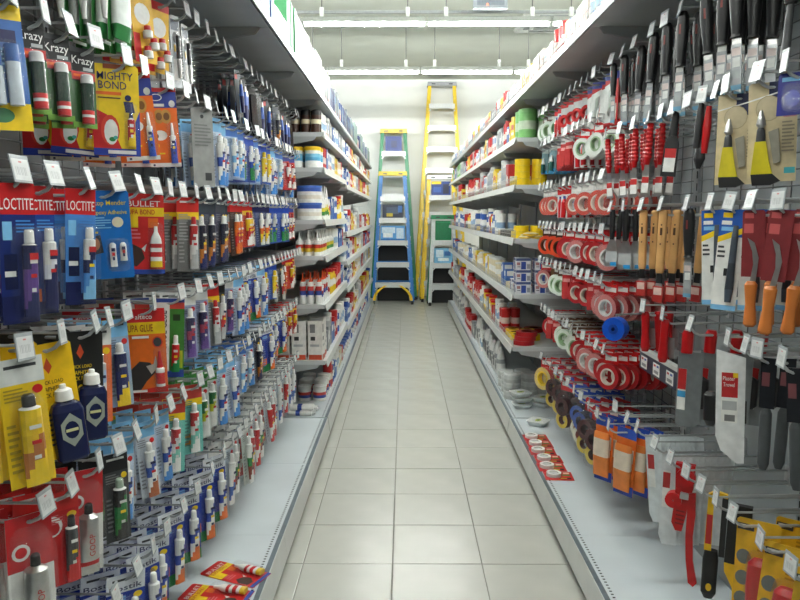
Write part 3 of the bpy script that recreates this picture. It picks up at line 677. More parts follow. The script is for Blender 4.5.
kind('woodscr', 'wood_handle_scraper', 'long wooden-handled scraper', 'scraper', [
    ('handle', MB().loft([(0.016, 0.010, 0.008, WOODM), (0.01, 0.0135, 0.0105, WOODM), (-0.185, 0.0135, 0.0105, WOODM), (-0.2, 0.011, 0.009, WOODM)], 10, 4), [('brand_print', MB().rect(-0.004, 0.004, -0.07, -0.045, -0.0108, G((90, 60, 40))).disc(0, -0.1, 0.003, 0.003, -0.0108, G((90, 60, 40))).disc(0, -0.035, 0.003, 0.003, -0.0108, G((90, 60, 40))))]),
    ('ferrule', MB().loft([(-0.2, 0.009, 0.006, BLK), (-0.235, 0.011, 0.005, SILVER), (-0.27, 0.017, 0.003, SILVER)], 10, 4)),
    ('paper_label', MB().box(-0.018, 0.018, -0.008, 0.008, -0.3, -0.245, G((176, 50, 46))).rect(-0.014, 0.014, -0.275, -0.25, -0.0082, G((220, 190, 180))))], 0.032, 0.3)
kind('whitecut', 'snap_cutter_card', 'white and blue card with cutter', 'cutter', [
    ('card', card_mb(0.062, 0.27, WHITE, [(0, 0, 1, 0.27, (30, 90, 180)), ('p', [(0, 0.27), (1, 0.17), (1, 0.23), (0, 0.33)], YEL), (0.12, 0.03, 0.5, 0.08, YEL), (0.1, 0.11, 0.5, 0.15, WHITE), (0.1, 0.17, 0.6, 0.21, SKY), (0, 0.95, 1, 1, SKY)] + lines(0.05, 0.35, 0.36, 0.5, 3, DGREY)),
     [('lettering', text_mesh('Knife', 0.022, 0.01, G(WHITE), -0.014, 0.012 - 0.036, -0.0036))]),
    ('cutter', MB().loft([(-0.03, 0.006, 0.004, G((84, 92, 100), 0.3)), (-0.06, 0.008, 0.006, G((70, 78, 88), 0.3)), (-0.13, 0.009, 0.007, G((50, 56, 64), 0.3)), (-0.2, 0.011, 0.008, G((70, 80, 92), 0.3)), (-0.235, 0.008, 0.006, G((60, 66, 74)))], 10, 3, cx=0.012, cy=-0.012), [('slider', MB().box(-0.006, 0.004, -0.014, -0.008, -0.165, -0.145, BLK))])], 0.03, 0.27)
kind('hookknife', 'pruning_knife_card', 'maroon card with wooden-handled hooked knife', 'knife', [
    ('card', card_mb(0.062, 0.2, (128, 42, 46), [(0.1, 0.04, 0.5, 0.12, (200, 90, 90)), (0.08, 0.2, 0.5, 0.34, (196, 90, 90))])),
    ('blade', MB().prism([(-0.004, -0.2), (0.012, -0.2), (0.018, -0.13), (0.006, -0.085), (-0.014, -0.07), (0.0, -0.11), (0.004, -0.15)][::-1], -0.012, -0.010, SILVER)),
    ('handle', MB().loft([(-0.2, 0.011, 0.01, M((200, 116, 50), 0.45, 0, 0.15, 14)), (-0.21, 0.018, 0.014, M((200, 116, 50), 0.45, 0, 0.15, 14)), (-0.27, 0.014, 0.012, M((200, 116, 50), 0.45, 0, 0.15, 14)), (-0.33, 0.019, 0.014, M((200, 116, 50), 0.45, 0, 0.15, 14)), (-0.338, 0.012, 0.01, M((200, 116, 50), 0.45, 0, 0.15, 14))], 12, 2.4, cy=-0.014))], 0.045, 0.34)
kind('tancard', 'scraper_card', 'tan card with yellow grip scraper', 'scraper', [
    ('card', card_mb(0.118, 0.265, (206, 190, 152), [('p', [(0.42, 0), (1, 0), (1, 0.24), (0.55, 0.24), (0.42, 0.14)], (28, 36, 74)), ('p', [(0, 0.17), (1, 0.06), (1, 0.075), (0, 0.185)], WHITE), ('d', 0.42, 0.26, 0.27, 0.13, (176, 160, 126)), ('d', 0.42, 0.26, 0.25, 0.12, (196, 182, 150)), (0.72, 0.28, 0.98, 0.36, (196, 130, 140)), (0.76, 0.86, 0.98, 0.92, (70, 170, 180))] + lines(0.7, 0.95, 0.4, 0.72, 9, (150, 140, 120))),
     [('lettering', text_mesh('4in1', 0.026, 0.014, G((150, 30, 60)), 0.042, 0.012 - 0.085, -0.005))]),
    ('tool_head', MB().loft([(-0.062, 0.004, 0.004, SILVER), (-0.085, 0.01, 0.008, SILVER), (-0.1, 0.013, 0.009, SILVER), (-0.108, 0.007, 0.006, G(DGREY)), (-0.115, 0.01, 0.008, G(DGREY)), (-0.15, 0.013, 0.009, G(DGREY))], 10, cx=-0.026, cy=-0.012)),
    ('grip', MB().prism([(-0.039, -0.145), (-0.013, -0.145), (-0.004, -0.2), (0.004, -0.232), (-0.048, -0.232), (-0.044, -0.19)][::-1], -0.022, -0.004, G((206, 190, 26))).prism([(-0.048, -0.232), (0.004, -0.232), (0.024, -0.252), (0.0, -0.262), (-0.044, -0.262)][::-1], -0.022, -0.004, BLK)),
    ('blade_guard', MB().prism([(-0.008, -0.12), (0.016, -0.112), (0.022, -0.2), (0.006, -0.205)][::-1], -0.012, -0.004, G((150, 146, 132))))], 0.04, 0.265)
kind('redblackcut', 'pliers', 'red and black handled pliers', 'pliers', [
    ('handle', MB().loft([(0.01, 0.007, 0.008, BLK), (-0.05, 0.012, 0.009, BLK), (-0.12, 0.01, 0.008, BLK)], 8, 3, cx=-0.012)), ('handle', MB().loft([(0.0, 0.007, 0.008, REDP), (-0.06, 0.012, 0.009, REDP), (-0.135, 0.008, 0.008, REDP)], 8, 3, cx=0.012)),
    ('jaw', MB().loft([(-0.12, 0.014, 0.006, BLK), (-0.15, 0.018, 0.007, BLK), (-0.18, 0.006, 0.004, BLK)], 8))], 0.04, 0.18)
kind('clearbottle', 'refill_pack', 'clear pack of steel refills', 'refill', [
    ('card', card_mb(0.04, 0.17, (176, 184, 188), [(0.1, 0.05, 0.9, 0.15, SKY), (0.2, 0.5, 0.8, 0.85, WHITE), (0.2, 0.3, 0.6, 0.4, ORANGE)])), ('case', MB().box(-0.016, 0.016, -0.018, -0.001, -0.15, -0.04, CLOUDY))], 0.03, 0.17)
kind('blackscr', 'putty_knife', 'black plastic scraper with red label', 'scraper', [
    ('handle', MB().loft([(0.02, 0.008, 0.006, BLK), (0.0, 0.012, 0.008, BLK), (-0.06, 0.013, 0.008, BLK)], 10, 3)),
    ('blade', MB().prism([(-0.013, -0.058), (0.013, -0.058), (0.022, -0.085), (0.024, -0.19), (-0.024, -0.19), (-0.022, -0.085)][::-1], -0.003, 0.003, BLK)),
    ('paper_label', MB().box(-0.018, 0.018, -0.004, -0.003, -0.175, -0.1, G(WHITE)).rect(-0.018, 0.018, -0.13, -0.1, -0.0042, G((190, 40, 40))))], 0.03, 0.19)
kind('redhandle', 'paint_scraper', 'red-handled flat scraper', 'scraper', [
    ('handle', MB().loft([(0.012, 0.009, 0.008, REDP), (0.0, 0.0145, 0.01, REDP), (-0.07, 0.013, 0.01, REDP), (-0.12, 0.017, 0.011, REDP), (-0.135, 0.011, 0.008, REDP)], 10, 3)), ('blade', MB().prism([(-0.016, -0.05), (0.03, -0.05), (0.034, -0.12), (0.016, -0.12)][::-1], 0.012, 0.014, SILVER))], 0.034, 0.135)
kind('greyfloat', 'plaster_trowel', 'grey steel trowel with red grip', 'trowel', [
    ('grip', MB().loft([(0.01, 0.012, 0.009, REDP), (0.0, 0.017, 0.011, REDP), (-0.06, 0.017, 0.011, REDP)], 10, 3, cx=-0.016), []),
    ('blade', MB().prism([(-0.04, -0.055), (0.034, -0.055), (0.034, -0.27), (0.02, -0.29), (-0.028, -0.295), (-0.04, -0.285)][::-1], -0.0012, 0.0012, M((140, 144, 146), 0.35, 0.6))),
    ('paper_label', MB().box(-0.036, -0.012, -0.0024, -0.0012, -0.24, -0.11, G(WHITE)).rect(-0.036, -0.012, -0.175, -0.11, -0.0026, G((186, 40, 40))).rect(-0.036, -0.012, -0.2, -0.18, -0.0026, G((60, 150, 200)))),
    ('back_handle', MB().loft([(-0.13, 0.01, 0.006, BLK), (-0.14, 0.026, 0.012, BLK), (-0.22, 0.026, 0.012, BLK), (-0.23, 0.016, 0.008, BLK)], 10, 4, cx=0.024, cy=0.012))], 0.034, 0.29)
kind('whitetrowel', 'plaster_trowel', 'white-bladed plastering trowel with red label', 'trowel', [
    ('blade', MB().prism([(-0.036, 0.0), (0.036, -0.02), (0.036, -0.31), (0.018, -0.312), (-0.022, -0.28), (-0.036, -0.24)][::-1], -0.0015, 0.0015, M((228, 230, 230), 0.3))),
    ('paper_label', MB().box(-0.022, 0.018, -0.0026, -0.0015, -0.2, -0.06, G(WHITE)).rect(-0.022, 0.018, -0.13, -0.062, -0.0028, G((186, 36, 40))).rect(-0.02, 0.016, -0.165, -0.14, -0.0028, G(LGREY)).rect(-0.014, 0.012, -0.196, -0.178, -0.0028, G((120, 120, 120))).rect(0.006, 0.018, -0.075, -0.062, -0.003, G(YEL)),
     [('lettering', text_mesh('Plaster', 0.03, 0.011, G(WHITE), -0.004, -0.078, -0.0034)), ('lettering', text_mesh('Trowel', 0.028, 0.011, G(WHITE), -0.004, -0.095, -0.0034))]),
    ('handle', MB().loft([(-0.12, 0.01, 0.008, BLK), (-0.13, 0.018, 0.014, BLK), (-0.2, 0.018, 0.014, BLK), (-0.215, 0.01, 0.008, BLK)], 10, 3, cx=-0.05, cy=0.01)),
    ('shank', MB().box(-0.05, 0.04, 0.0015, 0.012, -0.2, -0.14, BLK))], 0.04, 0.31)
GRIPM = M((66, 70, 72), 0.6)
kind('gripknife', 'trowel_blister', 'black blister with dark grey rubber handle', 'trowel', [
    ('blister_card', MB().box(-0.026, 0.026, -0.006, 0.006, -0.135, 0.012, M((34, 36, 40), 0.15)).rect(-0.02, 0.006, -0.07, -0.03, -0.0062, G((110, 60, 64)))),
    ('handle', MB().loft([(-0.135, 0.012, 0.01, GRIPM), (-0.15, 0.02, 0.015, GRIPM), (-0.24, 0.021, 0.016, GRIPM), (-0.3, 0.02, 0.015, GRIPM), (-0.318, 0.012, 0.01, GRIPM)], 12, 2.6))], 0.046, 0.318)
kind('whiteboard', 'spreader_pack', 'pack of thin white plastic spreader boards', 'spreader', [
    ('board', MB().prism([(-0.03, 0.0), (0.03, -0.01), (0.03, -0.33), (-0.018, -0.335), (-0.03, -0.3)][::-1], -0.0015, 0.0015, M((214, 220, 222), 0.35))),
    ('paper_label', MB().box(-0.024, 0.0, -0.0026, -0.0015, -0.2, -0.07, G(WHITE)).rect(-0.024, 0.0, -0.13, -0.075, -0.0028, G((180, 50, 50))))], 0.011, 0.335)
RP = M((190, 22, 26), 0.28)
kind('redtool', 'pipe_cutter', 'red plastic cutter with curved lever', 'pipe cutter', [
    ('body', MB().prism([(-0.03, 0.01), (0.03, 0.01), (0.03, -0.07), (0.022, -0.1), (0.016, -0.16), (0.008, -0.215), (-0.012, -0.215), (-0.026, -0.19), (-0.022, -0.1)][::-1], -0.012, 0.012, RP)),
    ('wheel', MB().ring(0.006, -0.03, -0.026, -0.012, 0.03, 0.004, RP, RP, 18)), ('wheel', MB().ring(-0.026, -0.115, -0.02, 0.014, 0.026, 0.003, RP, RP, 18)),
    ('lever', MB().prism([(0.018, -0.08), (0.04, -0.075), (0.046, -0.15), (0.044, -0.22), (0.052, -0.3), (0.07, -0.37), (0.06, -0.385), (0.044, -0.375), (0.03, -0.3), (0.022, -0.22)][::-1], -0.024, -0.013, RP)),
    ('blade_clamp', MB().box(-0.006, 0.02, -0.03, -0.013, -0.1, -0.082, G(LGREY)))] + [('vent_slot', MB().box(-0.014, 0.012, -0.0135, -0.0121, -0.15 - 0.014 * i, -0.145 - 0.014 * i, G(DRED))) for i in range(4)], 0.06, 0.385)
YP = M((232, 186, 24), 0.35)
kind('yelblack', 'mini_hacksaw', 'yellow and black mini hacksaw', 'saw', [
    ('frame', MB().prism([(-0.03, 0.0), (-0.012, 0.012), (0.022, 0.006), (0.022, -0.005), (-0.008, -0.002), (-0.014, -0.02), (-0.012, -0.17), (-0.032, -0.17)][::-1], -0.008, 0.008, YP)),
    ('grip', MB().loft([(-0.17, 0.018, 0.012, BLK), (-0.2, 0.022, 0.014, BLK), (-0.3, 0.021, 0.014, BLK), (-0.318, 0.012, 0.009, BLK)], 12, 3, cx=-0.012)),
    ('blade', MB().box(0.008, 0.024, -0.004, 0.004, -0.185, 0.0, G((44, 44, 46)))), ('grip_badge', MB().disc(-0.012, -0.28, 0.008, 0.012, -0.0145, YP)),
    ('label_print', MB().rect(-0.03, -0.014, -0.15, -0.06, -0.0084, G((190, 40, 40))))], 0.06, 0.318)
kind('blackyel', 'wallboard_saw', 'black saw with yellow handle', 'saw', [
    ('sheath', MB().box(-0.03, 0.03, -0.01, 0.01, -0.16, 0.012, BLK)),
    ('handle', MB().prism([(-0.03, -0.16), (0.012, -0.16), (0.03, -0.21), (0.036, -0.3), (0.0, -0.3), (-0.004, -0.23), (-0.028, -0.185)][::-1], -0.012, 0.012, YP)),
    ('paper_label', MB().prism([(-0.004, -0.3), (0.04, -0.3), (0.04, -0.36), (-0.01, -0.36)][::-1], -0.013, 0.013, G((150, 30, 34))).rect(-0.002, 0.016, -0.33, -0.31, -0.0132, G(WHITE)))], 0.06, 0.36)
kind('yelcard', 'sanding_disc_card', 'yellow card with red blister pad', 'sanding pad', [
    ('card', card_mb(0.105, 0.3, (226, 178, 40), [(0.02, 0.05, 0.4, 0.11, DGREY), (0.06, 0.06, 0.36, 0.08, WHITE), ('d', 0.2, 0.36, 0.17, 0.07, (110, 116, 112)), ('d', 0.2, 0.56, 0.17, 0.07, (110, 116, 112)), ('d', 0.2, 0.76, 0.17, 0.07, (110, 116, 112))] + lines(0.5, 0.9, 0.15, 0.3, 4, (190, 140, 30)))),
    ('pad', MB().loft([(-0.085, 0.018, 0.008, RP), (-0.1, 0.03, 0.018, RP), (-0.16, 0.032, 0.02, RP), (-0.22, 0.03, 0.018, RP), (-0.245, 0.02, 0.008, RP)], 12, 3, cx=0.012, cy=-0.02)),
    ('blister', blister(0.075, 0.2, 0.046, 0.012, -0.07))], 0.055, 0.3)
kind('darkgrip', 'long_tool_pack', 'long black handled tool', 'tool', [
    ('handle', MB().loft([(0.02, 0.012, 0.01, BLK), (0.0, 0.02, 0.014, BLK), (-0.1, 0.02, 0.014, BLK), (-0.13, 0.012, 0.01, BLK)], 10, 3)), ('shaft', MB().loft([(-0.13, 0.008, 0.006, G(DGREY)), (-0.25, 0.012, 0.004, G(DGREY))], 8)),
    ('hang_card', MB().box(-0.014, 0.014, -0.0006, 0.0006, 0.0, 0.04, G(LGREY)))], 0.045, 0.25)
kind('greycard', 'drop_sheet_pack', 'pale grey folded sheet pack', 'sheet', [('card', card_mb(0.11, 0.28, (176, 180, 182), lines(0.1, 0.9, 0.1, 0.3, 4, LGREY))), ('sheet', MB().box(-0.05, 0.05, -0.018, -0.001, -0.25, -0.06, CLOUDY))], 0.04, 0.28)
kind('leafpk', 'garden_tie_pack', 'green garden picture card', 'garden pack', [('card', card_mb(0.11, 0.14, (50, 110, 30), [('d', 0.3, 0.4, 0.2, 0.2, (90, 160, 50)), ('d', 0.7, 0.6, 0.2, 0.2, (30, 80, 20)), ('d', 0.6, 0.3, 0.15, 0.15, (120, 180, 70))])), ('tie', MB().tube([(-0.03, -0.006, -0.05), (0.03, -0.006, -0.06), (0.02, -0.006, -0.1)], 0.004, G(DGREEN)))], 0.03, 0.14)
kind('blueblist', 'bulb_pack', 'dark blue blister pack', 'blister pack', [('card', card_mb(0.1, 0.12, (24, 30, 120), [(0.1, 0.1, 0.6, 0.2, SKY), ('d', 0.4, 0.6, 0.2, 0.2, (50, 60, 170))])), ('blister', blister(0.07, 0.08, 0.03, 0, -0.02))], 0.04, 0.12)
def rollpack(key, desc, face, rim, core, r=0.042, w=0.024, head=None, hcol=RED, n=20, bag=False, sx=1.0):
    r *= 1.15
    zc = -0.03 - r
    ro = MB().ring(0, zc, -w, -0.001, r, r * 0.52, G(face, 0.35), G(rim, 0.35), n, G(core))
    parts = [('hanger_card', card_mb(r * 1.3, 0.045, hcol, [(0.1, 0.3, 0.9, 0.7, head or WHITE)])), ('roll', ro, [('core_label', MB().ring(0, zc, -w - 0.001, -w, r * 0.66, r * 0.52, G(core), G(core), n))])]
    if bag:
        parts.append(('wrapper', MB().loft([(0, r * 1.12, r * 1.15, CLEAR), (w * 1.15, r * 1.02, r * 1.05, CLEAR)], 14, 3)))
        mb = parts[-1][1]
        mb.v = [(x, 0.001 - z, zc + y) for x, y, z in mb.v]
    return kind(key, 'tape_roll_pack', desc, 'tape', parts, w + 0.01, 0.03 + 2 * r)
rollpack('rollwhite', 'white tape roll on red hanger', (214, 218, 212), OFFW, (150, 176, 140), 0.042, 0.02)
rollpack('rollgreen', 'white and green tape roll', (216, 226, 214), (190, 206, 190), (150, 180, 140), 0.045, 0.024, hcol=(90, 60, 40))
rollpack('rollred', 'red tape roll', (166, 28, 32), (150, 20, 24), (206, 196, 184), 0.045, 0.022)
rollpack('rollred2', 'red tape roll with pale face', (196, 120, 116), (160, 20, 24), OFFW, 0.046, 0.026, bag=True)
rollpack('rollorange', 'orange tape disc', (206, 70, 36), (180, 44, 28), (70, 40, 26), 0.046, 0.02, hcol=(60, 40, 30))
rollpack('rollyellow', 'pale tape roll in clear wrapper', (222, 196, 120), (200, 60, 50), YEL, 0.046, 0.026, bag=True)
rollpack('rollorpk', 'orange and white oval tape pack', (196, 74, 58), (206, 186, 180), (222, 208, 196), 0.045, 0.022, hcol=OFFW, bag=True)
kind('redstrip', 'tape_strip_pack', 'red tape strip pack', 'tape', [('card', card_mb(0.055, 0.15, (190, 46, 48), [(0, 0, 1, 0.18, OFFW), (0.1, 0.3, 0.9, 0.5, (216, 150, 146)), (0.2, 0.6, 0.8, 0.9, WHITE)])), ('strip', MB().box(-0.02, 0.02, -0.014, -0.001, -0.13, -0.05, M((186, 60, 60), 0.2)))], 0.022, 0.15)
kind('redclear', 'brush_pack', 'red and clear brush pack', 'brush', [('card', card_mb(0.06, 0.16, (206, 208, 208), [(0, 0, 1, 0.25, (200, 40, 44)), (0.2, 0.3, 0.8, 0.55, (60, 70, 140))])), ('handle', MB().loft([(-0.145, 0.012, 0.008, RP), (-0.07, 0.014, 0.01, RP), (-0.05, 0.006, 0.005, G(OFFW))], 10, 3, cy=-0.012))], 0.026, 0.16)
kind('ccutter', 'tube_cutter_pack', 'red curved cutter in clear pack', 'cutter', [('card', card_mb(0.07, 0.15, (196, 200, 200), [(0, 0, 1, 0.2, (200, 40, 40)), (0.5, 0.5, 0.9, 0.8, WHITE)])),
     ('cutter', MB().ring(0, -0.085, -0.018, -0.002, 0.032, 0.018, RP, RP, 16))], 0.03, 0.15)
kind('redwhcard', 'blade_card', 'red and white blade card', 'blade card', [('card', card_mb(0.075, 0.21, (190, 34, 38), [(0, 0, 1, 0.14, (60, 70, 160)), ('p', [(0, 0.25), (0.8, 0.15), (0.5, 0.95), (0, 0.95)], OFFW), (0.6, 0.6, 0.9, 0.9, (226, 200, 190))])), ('blade', MB().prism([(-0.01, -0.06), (0.008, -0.05), (0.0, -0.16), (-0.014, -0.16)][::-1], -0.006, -0.003, SILVER))], 0.024, 0.21)
kind('aquapk', 'small_bottle_pack', 'aqua small bottle pack', 'bottle pack', [('card', card_mb(0.05, 0.15, (120, 150, 156), [(0, 0, 1, 0.2, (190, 200, 196)), (0, 0.85, 1, 1, (60, 150, 200))])), ('bottle', MB().loft([(-0.13, 0.014, 0.01, G((40, 90, 84), 0.2)), (-0.08, 0.014, 0.01, G(OFFW, 0.2)), (-0.06, 0.006, 0.006, G(OFFW)), (-0.045, 0.005, 0.005, G(OFFW))], 10, cy=-0.013))], 0.026, 0.15)
kind('brownpk', 'sponge_pack', 'brown small abrasive pack', 'abrasive', [('card', card_mb(0.042, 0.09, (120, 92, 64), [(0, 0, 1, 0.3, (206, 200, 190))])), ('sponge', MB().box(-0.017, 0.017, -0.014, -0.001, -0.072, -0.02, M((120, 86, 56), 0.8)))], 0.02, 0.09)
kind('tapebag', 'tape_bag', 'clear bag of assorted dark tapes', 'tape', [('header', card_mb(0.075, 0.05, (190, 40, 44), [(0.1, 0.3, 0.6, 0.6, WHITE), (0.6, 0.3, 0.9, 0.7, (60, 80, 170))])), ('roll', MB().ring(0.0, -0.1, -0.03, -0.004, 0.038, 0.02, G((70, 30, 34)), G((50, 26, 30)), 16)), ('roll', MB().ring(0.0, -0.155, -0.028, -0.006, 0.034, 0.018, G((206, 180, 70)), G((80, 40, 50)), 16)), ('bag', blister(0.088, 0.175, 0.038, 0, -0.03))], 0.036, 0.21)
kind('bluetapebag', 'tape_bag', 'clear bag of blue and white tapes', 'tape', [('header', card_mb(0.07, 0.05, (40, 80, 180), [(0.1, 0.3, 0.9, 0.6, OFFW)])), ('roll', MB().ring(0.0, -0.1, -0.03, -0.004, 0.036, 0.02, G((60, 90, 170)), G((40, 40, 60)), 16)), ('roll', MB().ring(0.0, -0.155, -0.028, -0.006, 0.034, 0.018, G((226, 220, 200)), G((150, 60, 50)), 16)), ('bag', blister(0.082, 0.175, 0.038, 0, -0.03))], 0.036, 0.21)
kind('orangebox', 'brush_pack', 'orange and blue striped sachet', 'sachet', [('card', card_mb(0.07, 0.22, (232, 120, 50), [(0, 0, 1, 0.15, (40, 80, 180)), (0.1, 0.3, 0.9, 0.5, WHITE), (0, 0.85, 1, 1, (40, 70, 170))])), ('sachet', MB().loft([(-0.19, 0.03, 0.002, G((226, 130, 60))), (-0.12, 0.03, 0.012, G((226, 210, 190))), (-0.06, 0.03, 0.01, G((226, 130, 60))), (-0.04, 0.03, 0.002, G(ORANGE))], 10, 4, cy=-0.013))], 0.03, 0.22)

# ================================================================== peg hooks and what hangs on them
HK = M((186, 189, 190), 0.3, 0.25, 0.05)
hook_pr = MB().tube([(-0.30, 0, 0.0), (-0.02, 0, -0.004), (-0.004, 0, 0.003), (0.008, 0, 0.016)], 0.004, HK, 6).mesh('prong')
hook_arm = MB().tube([(-0.30, 0, 0.034), (0.004, 0, 0.034), (0.010, 0, 0.042)], 0.0032, HK, 5).mesh('label_arm')
hook_clip = MB().box(-0.305, -0.297, -0.012, 0.012, -0.012, 0.048, HK).mesh('back_clip')
tg = MB()
PLAST = M((226, 228, 226), 0.3)
tg.prism([(-0.024, -0.025), (0.024, -0.025), (0.024, 0.025), (-0.024, 0.025)], -0.0012, 0.0012, M((168, 174, 177), 0.25))
tg.rect(-0.021, 0.021, -0.021, 0.018, -0.0014, G((206, 208, 207), 0.4))
tg.rect(-0.004, 0.004, 0.011, 0.014, -0.0016, G((206, 130, 130)))
for i in range(7):
    tg.rect(-0.015 + i * 0.0042, -0.015 + i * 0.0042 + (0.0026 if i % 2 else 0.0016), -0.012, 0.003, -0.0016, G((176, 178, 178)))
tag_me = tg.mesh('price_tag')
TIP = {-1: -0.70, 1: 0.88}
TURN = {-1: 24, 1: 22}
def hang(s, key, Xt, y, zh, n, yaw, lab_pos, grp, off=0.03, sc=1.0):
    k = KINDS[key]
    d = -s
    phi = math.radians(yaw)
    sy = sc if isinstance(sc, (int, float)) else sc[1]
    step = (k.thick * sy + 0.006) / max(0.25, abs(math.sin(phi)))
    dx = off
    rx, ry = math.radians(random.uniform(-3, 1)), math.radians(random.uniform(-3.5, 3.5))
    for i in range(n):
        if dx > 0.27: break
        a = (phi if s < 0 else -phi) + math.radians(random.uniform(-1, 1))
        lab = '%s, %s on %s' % (k.desc, ORD[i + 1] if n > 1 else 'only one', lab_pos)
        spawn(key, (Xt - d * dx, y, zh - 0.001), (rx, ry + math.radians(random.uniform(-3, 3)), a), lab, grp, sc, parts=(i < 3))
        dx += step * random.uniform(1.0, 1.2)
JOINTS = [1.17, 2.07, 2.96, 3.86, 4.77]
def hook(s, row, y, zh, idx, empty=False):
    side = row
    o = thing('peg_hook', 'steel peg hook with price tag, %s from camera, %s' % (ORD[idx], row), 'hook', (TIP[s], y, zh), (0, 0, 0 if s < 0 else math.pi), 'steel peg hooks')
    obj('prong', hook_pr, o); obj('label_arm', hook_arm, o); obj('back_clip', hook_clip, o)
    obj('price_tag', tag_me, o, (0.012, 0, 0.034 + random.uniform(-0.002, 0.002)), (math.radians(random.uniform(-16, -4)), math.radians(random.uniform(-6, 6)), math.pi / 2 + math.radians(random.uniform(-12, 12))))
def row(s, ztag, name, entries, grp):
    """entries: (picture column the hook tip is seen at, kind or None, count, yaw[, offset])"""
    zh = ztag - 0.034
    es = []
    for e in entries:
        y = y_at(e[0], TIP[s], ztag)
        for jt in JOINTS:
            if abs(y - jt) < 0.035: y = jt + (0.035 if jt < 4.7 and y > jt else -0.035)
        es.append((min(y, 4.70),) + tuple(e[1:]))
    es.sort(key=lambda e: e[0])
    for i in range(1, len(es)):
        if es[i][0] - es[i - 1][0] < 0.056:
            es[i] = (es[i - 1][0] + 0.056,) + es[i][1:]
    es = [e for e in es if e[0] < 4.72]
    for i, e in enumerate(es):
        hook(s, name, e[0], zh, i + 1)
        if e[1]:
            off = e[4] if len(e) > 4 and e[4] is not None else random.uniform(0.02, 0.07)
            hang(s, e[1], TIP[s], e[0], zh, e[2] + (1 if e[2] > 1 else 0), e[3] + TURN[s] + random.uniform(-5, 5), '%s hook, %s' % (ORD[i + 1], name), grp, off, sc=e[5] if len(e) > 5 else 1.0)
def auto(s, px0, px1, kinds, n, yaw, step=0.118, sc=None):
    """hooks at even spacing between two picture columns, taking the kinds in turn (runs of two or three alike)"""
    ya, yb = sorted((y_at(px0, TIP[s], 1.5), y_at(px1, TIP[s], 1.5)))
    out, y, i = [], ya, 0
    while y <= yb + 0.01:
        # column at which that depth is seen
        cp, sp = math.cos(PITCH), math.sin(PITCH)
        X = TIP[s]
        dep = (-X * math.sin(YAW) + y * math.cos(YAW)) * cp + (CAM_H - 1.5) * sp
        px = 400 + F_PX * (X * math.cos(YAW) + y * math.sin(YAW)) / dep
        k = kinds[int(i) % len(kinds)]
        out.append((px, k, (random.randint(max(1, n - 1), n + 1) if k else 0), yaw, None, sc or (1.22 if s < 0 else 1.1)))
        y += step * random.uniform(0.94, 1.06); i += 0.5
    return out
LG = 'packs on the left peg hooks'
# top row, under the canopy shelf
row(-1, 2.20, 'top left peg row', [(72, 'cartr', 2, 60, 0.03), (100, 'cartr', 2, 60, 0.02), (122, 'greenwhite', 3, 45, 0.02), (138, 'greenwhite', 2, 45), (152, 'redcaps', 2, 40, 0.03), (168, 'redcaps', 2, 40, 0.03), (183, 'razor', 2, 45, 0.03), (193, 'razor', 1, 60), (204, None, 0, 0), (213, None, 0, 0), (222, None, 0, 0), (230, None, 0, 0), (236, None, 0, 0), (243, 'darkpk', 1, 50)]
    + auto(-1, 249, 299, ['darkpk', 'blackflat', 'darkpk', 'darkblue', 'darkpk'], 2, 45), LG)
row(-1, 1.943, 'second left peg row', [(4, 'bluepack', 2, 20, 0.02), (38, 'stick', 1, 30, 0.02), (64, 'stick', 2, 28, 0.02), (90, 'stick', 2, 28, 0.02), (122, 'mighty', 4, -4, 0.02, 1.12), (140, 'orangecard', 3, 0, 0.02, 1.1), (166, 'orangecard', 5, -4, 0.02, 1.12), (182, None, 0, 0), (193, None, 0, 0), (204, 'greylabel', 1, 25, 0.01), (214, None, 0, 0)]
    + auto(-1, 223, 298, ['whiteblue', 'palewhite', 'bluegreen', 'palewhite', 'yellowpk', 'whiteblue', 'palewhite', 'redwhite'], 3, 40), LG)
row(-1, 1.63, 'third left peg row', [(14, 'loc2', 2, 30, 0.0), (48, 'loc1', 3, 30, 0.025), (84, 'loc3', 3, 30, 0.01), (112, 'mender', 3, -4, 0.025, 1.12), (135, 'blackflat', 4, 40), (152, 'bullet', 4, -4, 0.025, 1.15), (166, 'blackflat', 5, 50), (179, 'blackflat', 5, 50), (193, 'greyred', 3, 12, 0.02, 1.15), (205, 'darkblue', 3, 30, 0.03, 1.25), (216, 'darkblue', 3, 30, 0.03, 1.25)]
    + auto(-1, 225, 298, ['darkblue', 'orangeblk', 'redyelcard', 'whiteorange', 'whiteorange', 'bluegreen', 'bluegreen', 'redwhite', 'redwhite', 'redyelcard'], 3, 38), LG)
row(-1, 1.315, 'fourth left peg row', [(18, 'yellowtube', 2, 25, 0.0), (56, 'lockY', 2, 22, 0.025), (90, 'lockK', 2, 22, 0.025), (104, 'whitetube', 2, 20, 0.02), (122, 'navytube', 2, 20, 0.02), (150, 'supa', 4, -6, 0.02, 1.1), (178, 'shoe', 3, -2, 0.025, 1.08), (195, 'purple', 3, 20, 0.03, 1.2), (207, 'purple', 3, 20, 0.03, 1.2), (217, 'greyred', 3, 20, 0.03, 1.1), (226, 'darkclear', 3, 30, 0.03, 1.2), (234, 'purple', 2, 30, 0.03, 1.2)]
    + auto(-1, 241, 298, ['whiteblue', 'bluecard', 'whiteblue', 'yellowpk', 'darkclear', 'orangeblk', 'redyelcard', 'redyelcard'], 3, 40), LG)
